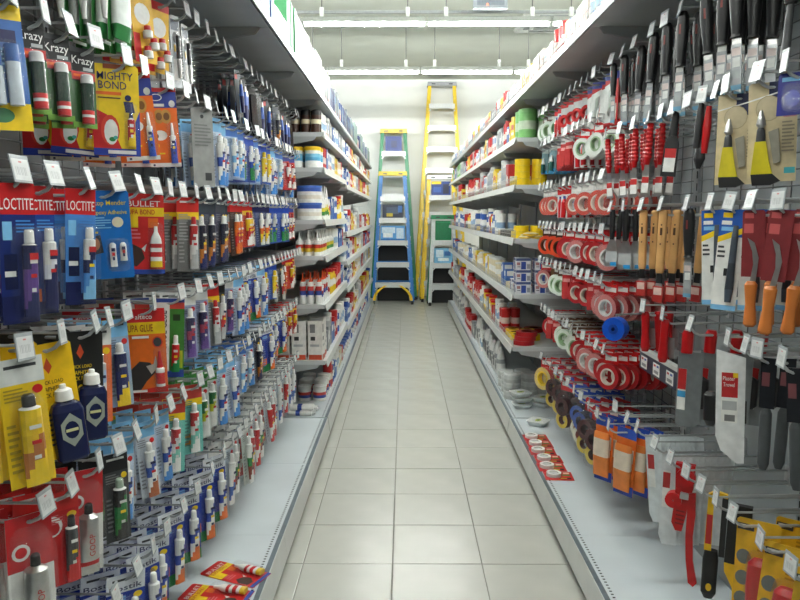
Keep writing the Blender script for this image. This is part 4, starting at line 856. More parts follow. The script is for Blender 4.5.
row(-1, 1.0, 'fifth left peg row', [(40, 'silvertube', 3, 20, 0.025), (66, 'redsix', 2, 25, 0.02), (94, 'silvertube', 3, 22, 0.025), (114, 'greenblack', 2, 28, 0.0), (132, 'whiteblue', 3, 28, 0.025), (152, 'whitebrown', 3, 28, 0.025), (168, 'whiteblue', 2, 30, 0.02), (180, 'teal', 3, 16, 0.02, 1.2), (197, 'teal', 3, 16, 0.02, 1.2), (207, 'greenyel', 3, 25, 0.03, 1.2), (217, 'greenyel', 3, 25, 0.03, 1.2), (226, 'whiteblue', 3, 30, 0.03, 1.2)]
    + auto(-1, 234, 298, ['whiteblue', 'palewhite', 'darkblue', 'bluecard', 'whiteblue', 'bluecard', 'orangeblk', 'redyelcard', 'redyelcard'], 3, 40), LG)
row(-1, 0.65, 'lowest left peg row', [(84, 'bluecard', 2, 25, 0.02, 1.2), (111, 'bluecard', 3, 25, 0.02, 1.2), (133, 'bluecard', 3, 25, 0.02, 1.2), (149, 'bluecard', 3, 28, 0.02, 1.2), (163, 'bluecard', 2, 28, 0.03, 1.2), (180, 'bluecard', 2, 28, 0.03, 1.2), (194, 'bluecard', 3, 28, 0.03, 1.2), (209, 'bluecard', 2, 30, 0.03, 1.25), (221, 'bluecard', 2, 30, 0.03, 1.25)]
    + auto(-1, 230, 298, ['thinwhite', 'thingreen', 'thinred', 'thingreen', 'thinred', 'thinwhite', 'thinred', 'thinwhite'], 4, 45, sc=1.5), LG)
RG = 'tools on the right peg hooks'
# near right bay
row(1, 2.20, 'top near right peg row', [(637, 'knife', 3, 30, 0.02), (655, 'knife', 2, 28, 0.0), (668, 'knife', 2, 28, 0.0), (684, 'knife', 3, 25, 0.0), (707, 'knife', 2, 22, 0.0), (724, 'knife', 2, 20, 0.0), (738, 'knife', 2, 20, 0.0), (766, None, 0, 0), (790, 'darkgrip', 3, 25, 0.02)], RG)
row(1, 1.90, 'second near right peg row', [(608, 'redscr', 2, 30, 0.0), (622, 'redscr', 2, 30, 0.0), (636, 'redscr', 2, 28, 0.0), (651, 'redscr', 2, 28, 0.0), (664, None, 0, 0), (676, 'blackscr', 1, 12, 0.0), (691, None, 0, 0), (706, 'redblackcut', 1, 25, 0.0), (716, 'clearbottle', 2, 20, 0.05), (730, 'tancard', 1, 8, 0.03, 0.92), (762, 'tancard', 1, 8, 0.03, 0.92), (790, 'blueblist', 1, 20, 0.02, 0.8)], RG)
row(1, 1.587, 'third near right peg row', [(613, 'blackputty', 2, 25, 0.0), (626, 'blackputty', 2, 25, 0.0), (644, 'woodscr', 3, 25, 0.0), (664, 'woodscr', 4, 25, 0.0), (690, 'knife', 1, 25, 0.0, 0.9), (711, 'whitecut', 2, 8, 0.0), (734, 'whitecut', 3, 8, 0.0), (755, 'hookknife', 3, 12, 0.0, 0.84), (783, 'hookknife', 3, 12, 0.0, 0.84)], RG)
row(1, 1.225, 'fourth near right peg row', [(646, 'redhandle', 2, 25, 0.0), (666, 'redhandle', 1, 25, 0.0), (694, 'greyfloat', 4, 12, 0.0), (732, 'whitetrowel', 1, 4, 0.0), (750, None, 0, 0), (762, 'gripknife', 2, 20, 0.02, (0.66, 0.66, 0.86)), (787, 'gripknife', 2, 20, 0.02, (0.66, 0.66, 0.86))], RG)
row(1, 0.77, 'lowest near right peg row', [(618, None, 0, 0), (630, None, 0, 0), (640, 'whiteboard', 9, 14, 0.05), (658, 'whiteboard', 9, 14, 0.05), (674, 'redtool', 1, 4, 0.04), (692, None, 0, 0), (705, 'yelblack', 1, 8, 0.045), (720, 'blackyel', 1, 8, 0.06), (737, 'yelcard', 3, 14, 0.06), (765, 'yelcard', 3, 14, 0.06), (796, 'yelcard', 2, 14, 0.06)], RG)
# far right bays
row(1, 2.20, 'top far right peg row', auto(1, 603, 540, ['redwhcard', 'redwhcard', 'ccutter', 'ccutter', 'redclear', 'rollgreen', 'rollgreen'], 3, 35) + [(614, 'knife', 3, 30, 0.0, 0.8), (625, 'knife', 3, 30, 0.0, 0.9)], RG)
row(1, 2.0, 'second far right peg row', auto(1, 600, 540, ['rollwhite', 'rollwhite', 'redclear', 'redstrip', 'redstrip', 'aquapk', 'aquapk'], 4, 35), RG)
row(1, 1.73, 'third far right peg row', auto(1, 604, 540, ['rollorpk', 'rollorpk', 'rollorpk', 'redclear', 'redclear'], 4, 30), RG)
row(1, 1.49, 'fourth far right peg row', auto(1, 604, 540, ['rollred2', 'rollred', 'rollred2', 'rollred', 'rollorange', 'rollorange'], 5, 30), RG)
row(1, 1.27, 'fifth far right peg row', auto(1, 604, 540, ['rollred2', 'redstrip', 'rollred', 'redstrip', 'rollgreen', 'brownpk'], 5, 30), RG)
row(1, 0.975, 'sixth far right peg row', auto(1, 606, 540, ['rollred', 'rollred2', 'rollred', 'rollgreen', 'rollgreen', 'redstrip'], 6, 30), RG)
row(1, 0.67, 'lowest far right peg row', auto(1, 609, 540, ['orangebox', 'tapebag', 'bluetapebag', 'tapebag', 'tapebag', 'rollyellow', 'redstrip'], 3, 35, step=0.145, sc=1.35), RG)
# ================================================================== goods standing on the shelves
SK = {}
def skind(key, name, desc, cat, parts, w, d, h):
    k = kind(key, name, desc, cat, parts); k.w, k.d, k.hh = w, d, h; SK[key] = k
def boxk(key, desc, w, d, h, base, patches, name='carton', cat='box', side=None, txt=None, tcol=WHITE):
    mb = MB().box(-w / 2, w / 2, -d / 2, d / 2, 0, h, G(base))
    for i, p in enumerate(patches):
        x0, z0, x1, z1, c = p
        mb.rect((x0 - 0.5) * w, (x1 - 0.5) * w, (1 - z1) * h, (1 - z0) * h, -d / 2 - 0.0003 * (i + 1), G(c))
        for sg in (1, -1):      # the same print on both end faces
            y = lambda u: (u - 0.5) * d * 0.9 * sg
            X = sg * (w / 2 + 0.0003 * (i + 1))
            mb.add([(X, y(x0), (1 - z1) * h), (X, y(x1), (1 - z1) * h), (X, y(x1), (1 - z0) * h), (X, y(x0), (1 - z0) * h)], [(0, 1, 2, 3)], G(c))
    skind(key, name, desc, cat, [('box', mb)], w + 0.006, d, h)
def cank(key, desc, r, h, bands, lid, lidh=0.012, name='can', cat='can', neck=None, noz=0.0):
    n = len(bands)
    body = [(h * i / n, r, r, G(c, 0.3)) for i, c in enumerate(bands)] + [(h, r, r, G(bands[-1], 0.3))]
    top = MB()
    if noz:
        top.loft([(h, r * 0.6, r * 0.6, G(lid)), (h + noz * 0.15, r * 0.45, r * 0.45, G(lid)), (h + noz * 0.2, r * 0.32, r * 0.32, G(lid)), (h + noz, r * 0.12, r * 0.12, G(lid))], 10)
    else:
        top.loft([(h, r * 1.03, r * 1.03, G(lid)), (h + lidh, r * 1.03, r * 1.03, G(lid)), (h + lidh * 1.1, r * 0.92, r * 0.92, G(lid))], 14)
    skind(key, name, desc, cat, [('body', MB().loft(body, 14)), ('nozzle' if noz else 'lid', top)], 2 * r + 0.008, 2 * r, h + (noz or lidh))
cank('tubyel', 'white tub with yellow lid', 0.054, 0.115, [WHITE, WHITE, (90, 170, 210), (120, 190, 220), WHITE], YEL, 0.024, 'tub', 'tub')
cank('pail', 'white pail with blue rim', 0.085, 0.1, [WHITE, (222, 214, 200), WHITE, (60, 90, 170)], (70, 110, 190), 0.014, 'pail', 'pail')
cank('nozbot', 'white nozzle bottle', 0.026, 0.1, [WHITE, (226, 196, 60), (200, 60, 50), WHITE], WHITE, 0, 'nozzle_bottle', 'bottle', noz=0.075)
cank('nozbotg', 'white and green nozzle bottle', 0.026, 0.1, [WHITE, (60, 140, 70), (226, 210, 70), WHITE], WHITE, 0, 'nozzle_bottle', 'bottle', noz=0.07)
cank('orangetube', 'white bottle with orange nozzle', 0.022, 0.105, [WHITE, WHITE, (60, 80, 160), (196, 60, 50), WHITE], (222, 84, 40), 0, 'nozzle_bottle', 'bottle', noz=0.045)
cank('redtubeS', 'white bottle with red nozzle', 0.022, 0.11, [WHITE, (200, 50, 50), WHITE, WHITE], (196, 40, 34), 0, 'nozzle_bottle', 'bottle', noz=0.045)
cank('brownbot', 'dark brown bottle', 0.03, 0.09, [(60, 34, 22), (60, 34, 22), CREAM, (60, 34, 22)], BLACK, 0.02, 'bottle', 'bottle')
cank('jar', 'white labelled jar', 0.05, 0.075, [WHITE, (60, 80, 160), (200, 70, 60), WHITE], WHITE, 0.016, 'jar', 'jar')
cank('cream', 'cream paint can', 0.05, 0.11, [CREAM, WHITE, CREAM], OFFW, 0.01)
cank('canred', 'red can', 0.036, 0.13, [(190, 40, 40), (220, 200, 190), (190, 40, 40)], (190, 40, 40), 0.02, name='aerosol_can')
cank('canblue', 'blue and white can', 0.036, 0.13, [(50, 90, 170), WHITE, (50, 90, 170)], WHITE, 0.02, name='paint_tin')
cank('cangrey', 'grey spray can', 0.033, 0.15, [LGREY, (150, 160, 170), LGREY], OFFW, 0.02, name='spray_can')
cank('canyel', 'yellow can', 0.036, 0.12, [YEL, WHITE, YEL], RED, 0.016, name='polish_tin')
cank('canwhite', 'white can', 0.036, 0.13, [WHITE, (150, 180, 210), WHITE], WHITE, 0.018, name='sealant_can')
cank('greencan', 'pale green tub', 0.06, 0.17, [(120, 180, 106), (186, 200, 176), (120, 180, 106)], (130, 186, 116), 0.02, 'tub', 'tub')
cank('cleartub', 'clear tub of tape', 0.065, 0.05, [(190, 192, 190), (206, 208, 206)], (216, 218, 216), 0.012, 'tape_tub', 'tub')
boxk('whitebox', 'white printed carton', 0.11, 0.1, 0.24, (226, 224, 218), [(0.1, 0.08, 0.5, 0.3, (120, 120, 120)), (0.15, 0.4, 0.5, 0.5, (60, 60, 60)), (0.1, 0.6, 0.8, 0.66, LGREY), (0, 0.87, 1, 1, (200, 80, 50))])
boxk('bluebox', 'blue and white picture carton', 0.1, 0.12, 0.08, (216, 216, 220), [(0.0, 0.0, 1.0, 0.22, (70, 86, 130)), (0.35, 0.3, 0.68, 0.95, (44, 70, 150)), (0.05, 0.35, 0.28, 0.6, (170, 120, 120)), (0.74, 0.5, 0.96, 0.9, (150, 150, 160)), (0.08, 0.7, 0.3, 0.76, (90, 90, 100))], name='picture_carton')
boxk('topblue', 'blue and white carton', 0.085, 0.2, 0.2, (70, 96, 146), [(0, 0, 1, 0.15, (24, 44, 110)), (0.1, 0.3, 0.9, 0.6, (120, 136, 150)), (0.1, 0.7, 0.6, 0.85, (16, 24, 70))], name='tall_carton')
boxk('topnavy', 'navy carton', 0.06, 0.2, 0.2, (20, 36, 92), [(0.2, 0.2, 0.8, 0.5, (60, 100, 140))], name='tall_carton')
boxk('topgreen', 'plain green carton', 0.1, 0.2, 0.27, (30, 120, 64), [(0.2, 0.3, 0.8, 0.6, (70, 150, 96))], name='tall_carton')
boxk('topaqua', 'white and aqua carton', 0.11, 0.2, 0.26, (128, 146, 140), [(0, 0.6, 1, 1, (60, 140, 112)), (0.2, 0.1, 0.8, 0.3, (70, 120, 150))], name='tall_carton')
boxk('topwhite', 'white carton', 0.12, 0.2, 0.24, (134, 142, 146), [(0.2, 0.2, 0.8, 0.45, (70, 120, 160)), (0.1, 0.7, 0.5, 0.8, (150, 50, 40))], name='tall_carton')
boxk('topred', 'red lettered carton', 0.1, 0.18, 0.13, (196, 186, 176), [(0.1, 0.3, 0.9, 0.75, (206, 80, 60))], name='tall_carton')
boxk('smallwhite', 'small white carton', 0.07, 0.08, 0.11, (232, 232, 230), [(0.1, 0.1, 0.9, 0.4, (120, 150, 200)), (0.2, 0.6, 0.8, 0.8, (196, 90, 80))], name='small_white_carton')
boxk('smallyel', 'small yellow carton', 0.06, 0.08, 0.13, (230, 200, 60), [(0.1, 0.3, 0.9, 0.5, RED), (0.1, 0.6, 0.9, 0.7, WHITE)], name='small_yellow_carton')
boxk('smallblue', 'small blue carton', 0.06, 0.08, 0.12, (70, 110, 180), [(0.1, 0.1, 0.9, 0.4, WHITE)], name='small_blue_carton')
boxk('smallred', 'small red carton', 0.06, 0.08, 0.12, (186, 50, 50), [(0.1, 0.5, 0.9, 0.8, OFFW)], name='small_red_carton')
boxk('smallgrey', 'small grey carton', 0.07, 0.08, 0.12, (150, 152, 156), [(0.1, 0.2, 0.9, 0.6, OFFW)], name='small_grey_carton')
def rollflat(key, desc, r, h, face, rim, core, name='tape_roll'):
    skind(key, name, desc, 'tape', [('roll', MB().rollz(0, 0, 0, h, r, r * 0.55, G(face), G(rim), 20)), ('core', MB().rollz(0, 0, 0.002, h + 0.001, r * 0.6, r * 0.5, G(core), G(core), 20))], 2 * r + 0.006, 2 * r, h)
rollflat('yelroll', 'yellow tape roll', 0.052, 0.042, (226, 190, 30), (232, 196, 24), (120, 90, 40))
rollflat('redflat', 'red tape roll', 0.075, 0.03, (150, 34, 36), (170, 30, 34), (80, 20, 20))
rollflat('tanroll', 'tan masking tape roll', 0.05, 0.04, (216, 196, 150), (220, 204, 160), CREAM)
rollflat('blkroll', 'black tape roll', 0.05, 0.045, (40, 40, 44), (30, 32, 40), GREY)
skind('bagwhite', 'plaster_bag', 'white printed plaster bag', 'bag', [('bag', MB().loft([(0, 0.05, 0.035, G((222, 222, 220))), (0.03, 0.06, 0.045, G((230, 230, 228))), (0.1, 0.06, 0.04, G((160, 162, 166))), (0.13, 0.058, 0.036, G((228, 228, 226))), (0.19, 0.05, 0.02, G((222, 222, 220))), (0.215, 0.055, 0.004, G(WHITE))], 12, 3)),
     ('print_panel', MB().rect(-0.03, 0.03, 0.05, 0.12, -0.0455, G((70, 74, 80))))], 0.125, 0.09, 0.215)
skind('foampk', 'tape_tray', 'white clear-topped tape tray with green label', 'tape', [('tray', MB().loft([(0, 0.05, 0.05, G((214, 218, 216))), (0.02, 0.066, 0.066, G((226, 230, 228))), (0.03, 0.07, 0.07, G((222, 226, 224)))], 14, 5)),
     ('label_print', MB().loft([(0.03, 0.03, 0.02, G((196, 200, 40))), (0.0305, 0.03, 0.02, G((60, 140, 50)))], 12).loft([(0.0305, 0.018, 0.01, G((50, 130, 50))), (0.031, 0.018, 0.01, G((50, 130, 50)))], 10)), ('lid', MB().loft([(0.03, 0.066, 0.066, CLEAR), (0.042, 0.06, 0.06, CLEAR)], 14, 5))], 0.15, 0.14, 0.042)
L_NAMES = ['lowest', 'second', 'third', 'fourth', 'fifth', 'highest']
def yawof(s):
    return math.pi / 2 if s < 0 else -math.pi / 2
def put(s, key, y, z, dx, label, grp, yj=3, sz=1.0):
    d = -s
    f = XL if s < 0 else XR
    k = SK[key]
    return spawn(key, (f - d * dx, y, z), (0, 0, yawof(s) + math.radians(random.uniform(-yj, yj))), label, grp, (1, 1, sz))
def fill(s, z, limit, seq, name, y0, y1, deep=2, runs=(2, 4), inset=0.028, stack=None):
    side = 'left' if s < 0 else 'right'
    grp = 'goods on the %s shelves' % side
    y, i, run, ki, cnt = y0, 0, 0, -1, 0
    cur = None
    while True:
        if run == 0:
            ki += 1
            cur = seq[ki] if ki < len(seq) else random.choice(seq)
            t = 0
            while SK[cur].hh > limit and t < 12:
                cur = random.choice(seq); t += 1
            run = random.randint(*runs)
        run -= 1
        k = SK[cur]
        if y + k.w > y1: break
        cy = y + k.w / 2
        cnt += 1
        dd = deep if y < y0 + (0.8 if s > 0 else 0.35) else 1
        dd = min(dd, int(0.44 / (k.d + 0.012)))
        sz = random.uniform(1.0, max(1.0, min(1.45, limit * 0.86 / k.hh))) if k.name not in ('tape_roll', 'tub', 'pail', 'picture_carton') and limit < 0.9 else 1.0
        for j in range(dd):
            lab = '%s, %s%s from near end, %s %s shelf' % (k.desc, '' if j == 0 else ORD[j + 1] + ' row back, ', ORD[min(cnt, len(ORD) - 1)], name, side)
            put(s, cur, cy, z + 0.001, inset + k.d / 2 + j * (k.d + 0.012) + random.uniform(0, 0.008), lab, grp, sz=sz)
        y += k.w + random.uniform(0.0, 0.008) + (0.05 if y > 8 else 0)
Lseq = {
 0.554: ['whitebox', 'smallgrey', 'cangrey', 'smallblue', 'canred', 'canblue', 'smallwhite', 'canwhite'],
 0.943: ['orangetube', 'orangetube', 'redtubeS', 'canyel', 'canred', 'smallblue', 'smallwhite', 'canblue'],
 1.274: ['nozbot', 'nozbot', 'nozbotg', 'nozbotg', 'canwhite', 'smallblue', 'smallred', 'canblue'],
 1.517: ['nozbotg', 'nozbot', 'smallblue', 'canblue', 'canyel', 'canwhite', 'smallblue'],
 1.865: ['tubyel', 'canred', 'smallblue', 'smallwhite', 'canwhite', 'smallyel', 'cream'],
 2.095: ['brownbot', 'canwhite', 'smallwhite', 'cangrey', 'smallgrey', 'smallblue']}
zs = [0.155] + L_SH1 + [TOPZ]
for i, z in enumerate(L_SH1):
    fill(-1, z, zs[i + 2] - z - 0.045, Lseq[z], L_NAMES[i] + ' near', 5.02 if i == 3 else 4.81, 6.57, 3, (3, 5) if i in (1, 2, 3) else (2, 3))
zs2 = [0.155] + L_SH2 + [TOPZ]
for i, z in enumerate(L_SH2):
    fill(-1, z, zs2[i + 2] - z - 0.045, ['canwhite', 'smallblue', 'canblue', 'smallwhite', 'canred', 'smallyel', 'nozbot', 'cream', 'cangrey', 'smallred'], L_NAMES[i] + ' far', 6.6, 11.88, 1, (2, 4))
fill(-1, 0.155, 0.33, ['jar', 'jar', 'canred', 'canblue', 'smallblue', 'canwhite', 'cream', 'smallred', 'pail'], 'bottom deck', 5.2, 11.86, 2, (2, 3), inset=0.06)
Rseq = {
 0.65: ['yelroll', 'redflat', 'canred', 'canwhite', 'smallred', 'canyel', 'smallgrey', 'canyel'],
 1.013: ['bluebox', 'tanroll', 'smallblue', 'tanroll', 'cream', 'cream', 'smallyel', 'canwhite', 'canyel'],
 1.39: ['yelroll', 'blkroll', 'blkroll', 'tanroll', 'canwhite', 'canwhite', 'canblue', 'canyel', 'smallred'],
 1.75: ['yelroll', 'smallred', 'canred', 'cangrey', 'cangrey', 'cream', 'smallyel', 'smallwhite'],
 2.06: ['greencan', 'smallyel', 'smallblue', 'canred', 'smallgrey', 'cangrey', 'smallwhite', 'canred']}
zr = [0.155] + R_SH1 + [TOPZ]
RN = ['lowest', 'second', 'third', 'fourth', 'highest']
starts = {0.65: 5.02, 1.013: 5.04, 1.39: 5.05, 1.75: 4.93, 2.06: 4.81}
for i, z in enumerate(R_SH1):
    fill(1, z, zr[i + 2] - z - 0.045, Rseq[z], RN[i], starts[z], 11.55, 2, (1, 3))
fill(1, 0.155, 0.42, ['bagwhite', 'bagwhite', 'canwhite', 'bagwhite', 'smallgrey', 'canred'], 'bottom deck', 6.0, 11.55, 1, (3, 5), inset=0.06)
# canopy shelves
fill(-1, TOPZ, 1, ['topnavy', 'topblue', 'topnavy', 'topblue', 'topnavy', 'topblue', 'topred', 'topgreen', 'topaqua', 'topaqua', 'topwhite', 'topaqua', 'topblue', 'topwhite', 'topnavy'], 'top', 2.3, 11.88, 1, (1, 3))
fill(1, TOPZ, 1, ['smallwhite', 'canwhite', 'smallblue', 'smallgrey', 'canwhite', 'topred', 'smallwhite', 'smallblue', 'smallyel', 'canred'], 'top', 2.2, 11.55, 1, (1, 3))
for c, (x, nm) in enumerate(((-0.65, 'front'), (-0.84, 'rear'))):
    for i in range(2):
        spawn('pail', (x, 4.91, 1.518 + i * 0.1155), (0, 0, 1.0 + i), 'white pail with blue rim, %s of the %s pair on fourth left shelf' % (['lower', 'upper'][i], nm), 'stacked pails')
# near ends of the right shelves, piece by piece
def one(s, key, x, y, z, label, grp=None, rz=None, rx=0):
    return spawn(key, (x, y, z), (rx, 0, yawof(s) if rz is None else rz), label, grp)
for c, (x, nm) in enumerate(((0.80, 'front'), (0.915, 'rear'))):
    for i in range(4):
        one(1, 'yelroll', x, 4.86, 1.751 + i * 0.0435, 'yellow tape roll, %s from bottom of %s stack on fourth right shelf' % (ORD[i + 1], nm), 'yellow tape stacks')
    for i in range(2):
        one(1, 'yelroll', x + 0.02, 4.98, 1.391 + i * 0.0435, 'yellow tape roll, %s from bottom of %s stack on third right shelf' % (ORD[i + 1], nm), 'yellow tape stacks')
for c, (x, nm) in enumerate(((0.82, 'front'), (0.95, 'middle'), (1.08, 'rear'))):
    for i in range(3):
        one(1, 'bluebox', x, 4.90 + 0.01 * i, 1.014 + i * 0.0805, 'blue and white picture carton, %s from bottom of %s pile, second right shelf' % (ORD[i + 1], nm), 'picture cartons', 0.0)
for i in range(3):
    one(1, 'redflat', 0.84 + 0.01 * i, 4.9, 0.651 + i * 0.031, 'dark red flat tape roll, %s from bottom of the low shelf stack' % ORD[i + 1], 'flat red tapes')
bagk = kind('yelsachet', 'sachet', 'yellow sachet', 'sachet', [('sachet', MB().loft([(0, 0.035, 0.05, G((226, 190, 60))), (0.012, 0.038, 0.055, G((222, 206, 160))), (0.02, 0.02, 0.03, G((226, 190, 60)))], 10, 3)), ('seal', MB().box(-0.034, 0.034, 0.05, 0.062, 0.004, 0.007, G((210, 214, 200))))])
for i, (x, y) in enumerate(((0.82, 4.84), (0.91, 4.83), (1.0, 4.85), (0.86, 4.83))):
    spawn('yelsachet', (x, y, 1.391 + (0.021 if i == 3 else 0)), (0, 0, 0.4 * i), 'yellow sachet lying on the third right shelf, %s' % ['nearest the aisle', 'middle one', 'furthest in', 'on top of two others'][i], 'yellow sachets')
# right deck: tape tubs and trays behind the bay joint
for i, (x, y) in enumerate(((0.83, 5.32), (0.97, 5.36), (0.84, 5.52), (0.98, 5.55), (0.84, 5.72), (0.98, 5.75))):
    for j in range(3 if i < 2 else 2):
        spawn('cleartub', (x, y, 0.156 + 0.0635 * j), (0, 0, 0), 'clear tape tub, %s of pile, %s pile from camera on right deck' % (['bottom', 'second', 'third'][j], ORD[i + 1]), 'clear tape tubs')
for i, (x, y, j) in enumerate(((0.86, 5.05, 0), (0.86, 5.06, 1), (0.85, 5.05, 2), (1.02, 5.08, 0), (1.02, 5.07, 1), (0.90, 4.62, 0))):
    spawn('foampk', (x, y, 0.156 + 0.0425 * j), (0, 0, 0.2 * i), 'white tape tray with green label on right deck, ' + ['bottom of aisle pile', 'middle of aisle pile', 'top of aisle pile', 'bottom of rear pile', 'top of rear pile', 'lying alone nearer camera'][i], 'tape trays')
# red tape cards laid on the right deck
kind('tapecard', 'tape_card', 'red card with white tape ring', 'tape', [
    ('card', MB().box(-0.075, 0.075, -0.062, 0.062, 0, 0.0015, G((196, 34, 36))).add([(0.0, -0.045, 0.0018), (0.062, -0.045, 0.0018), (0.062, -0.025, 0.0018), (0.0, -0.025, 0.0018)], [(0, 1, 2, 3)], G(BLACK)).add([(0.005, -0.04, 0.002), (0.04, -0.04, 0.002), (0.04, -0.03, 0.002), (0.005, -0.03, 0.002)], [(0, 1, 2, 3)], G((216, 200, 40))).add([(0.02, 0.0, 0.0018), (0.062, 0.0, 0.0018), (0.062, 0.02, 0.0018), (0.02, 0.02, 0.0018)], [(0, 1, 2, 3)], G((70, 140, 60))).add([(0.03, 0.03, 0.0018), (0.062, 0.03, 0.0018), (0.062, 0.05, 0.0018), (0.03, 0.05, 0.0018)], [(0, 1, 2, 3)], G((222, 190, 170)))),
    ('tape_ring', MB().rollz(-0.025, 0.005, 0.0016, 0.02, 0.04, 0.026, G((232, 232, 228)), G((226, 226, 222)), 20)), ('centre_disc', MB().rollz(-0.025, 0.005, 0.0016, 0.012, 0.0255, 0.003, G((206, 210, 208)), G((200, 200, 200)), 16))])
for i in range(6):
    spawn('tapecard', (0.826 + random.uniform(-0.006, 0.006), 3.67 + 0.132 * i, 0.1565), (0, 0, random.uniform(-0.06, 0.06)), 'red tape card with white ring flat on right deck, %s from camera' % ORD[i + 1], 'red tape cards on the deck')
# left deck: dropped red packs and white tubes
for i, (x, y, r) in enumerate(((-0.66, 2.33, 1.2), (-0.68, 2.52, 1.35), (-0.64, 2.70, 1.15))):
    spawn('bullet', (x - 0.12, y - 0.04, 0.158), (-math.pi / 2, 0, r), 'red glue pack lying flat on left deck, %s from camera' % ORD[i + 1], 'red packs lying on the deck', 1.3)
kind('lyingtube', 'sealant_tube', 'white tube', 'sealant', [('tube', MB().loft([(0.0, 0.018, 0.018, G(WHITE)), (0.05, 0.018, 0.018, G((50, 80, 170))), (0.08, 0.018, 0.018, G(WHITE)), (0.16, 0.018, 0.018, G(WHITE)), (0.165, 0.008, 0.008, G(WHITE))], 12)), ('cap', MB().loft([(0.165, 0.009, 0.009, G(OFFW)), (0.19, 0.007, 0.007, G(OFFW))], 10))])
for i in range(6):
    j = i // 4
    spawn('lyingtube', (-0.80 + random.uniform(-0.01, 0.01), 4.80 + 0.039 * (i % 4) + 0.02 * j + 0.02, 0.174 + 0.033 * j), (0, math.pi / 2, random.uniform(-0.03, 0.03)), 'white sealant tube lying on left deck, %s' % ['nearest of lower four', 'second of lower four', 'third of lower four', 'furthest of lower four', 'nearer of upper two', 'further of upper two'][i], 'white tubes lying on the deck')
# navy label rail and blue tape in the near right bay
t = thing('label_rail', 'navy strip with white price labels below the red scrapers', 'label rail', (0.985, 2.22, 0.955))
obj('strip', MB().box(-0.004, 0.004, 0, 0.68, -0.035, 0.035, G((34, 42, 66), 0.3)).mesh('strip'), t)
obj('top_edge', MB().box(-0.006, 0.02, 0, 0.68, 0.035, 0.05, RAIL).mesh('top_edge'), t)
pl = MB().box(-0.0052, -0.0042, 0, 0.07, -0.026, 0.022, G(WHITE)).add([(-0.0054, 0.008, 0.008), (-0.0054, 0.03, 0.008), (-0.0054, 0.03, 0.016), (-0.0054, 0.008, 0.016)], [(0, 1, 2, 3)], G((60, 90, 170))).add([(-0.0054, 0.04, 0.008), (-0.0054, 0.062, 0.008), (-0.0054, 0.062, 0.016), (-0.0054, 0.04, 0.016)], [(0, 1, 2, 3)], G((196, 60, 60))).add([(-0.0054, 0.01, -0.018), (-0.0054, 0.06, -0.018), (-0.0054, 0.06, -0.006), (-0.0054, 0.01, -0.006)], [(0, 1, 2, 3)], G((150, 152, 152))).mesh('price_label')
for y in (0.03, 0.17, 0.31, 0.45, 0.59):
    obj('price_label', pl, t, (0, y, 0))
for y in (0.05, 0.6):
    obj('support_arm', MB().box(0.02, 0.215, y - 0.004, y + 0.004, 0.03, 0.05, HK).mesh('support_arm'), t)
t = thing('tape_dispenser', 'bright blue tape reel hung beside the navy label rail', 'tape', (0.90, 2.98, 1.07), (0, 0, -0.7))
obj('reel', MB().ring(0, 0, -0.025, 0.025, 0.05, 0.02, G((20, 80, 190), 0.3), G((24, 90, 200), 0.3), 20).mesh('reel'), t)
obj('hub', MB().ring(0, 0, -0.027, 0.027, 0.021, 0.008, G((14, 60, 150)), G((14, 60, 150)), 14).mesh('hub'), t)
obj('hanger', MB().tube([(0, 0, 0.0), (0.0, 0, 0.06), (0.16, 0.2, 0.065)], 0.004, HK).mesh('hanger'), t)

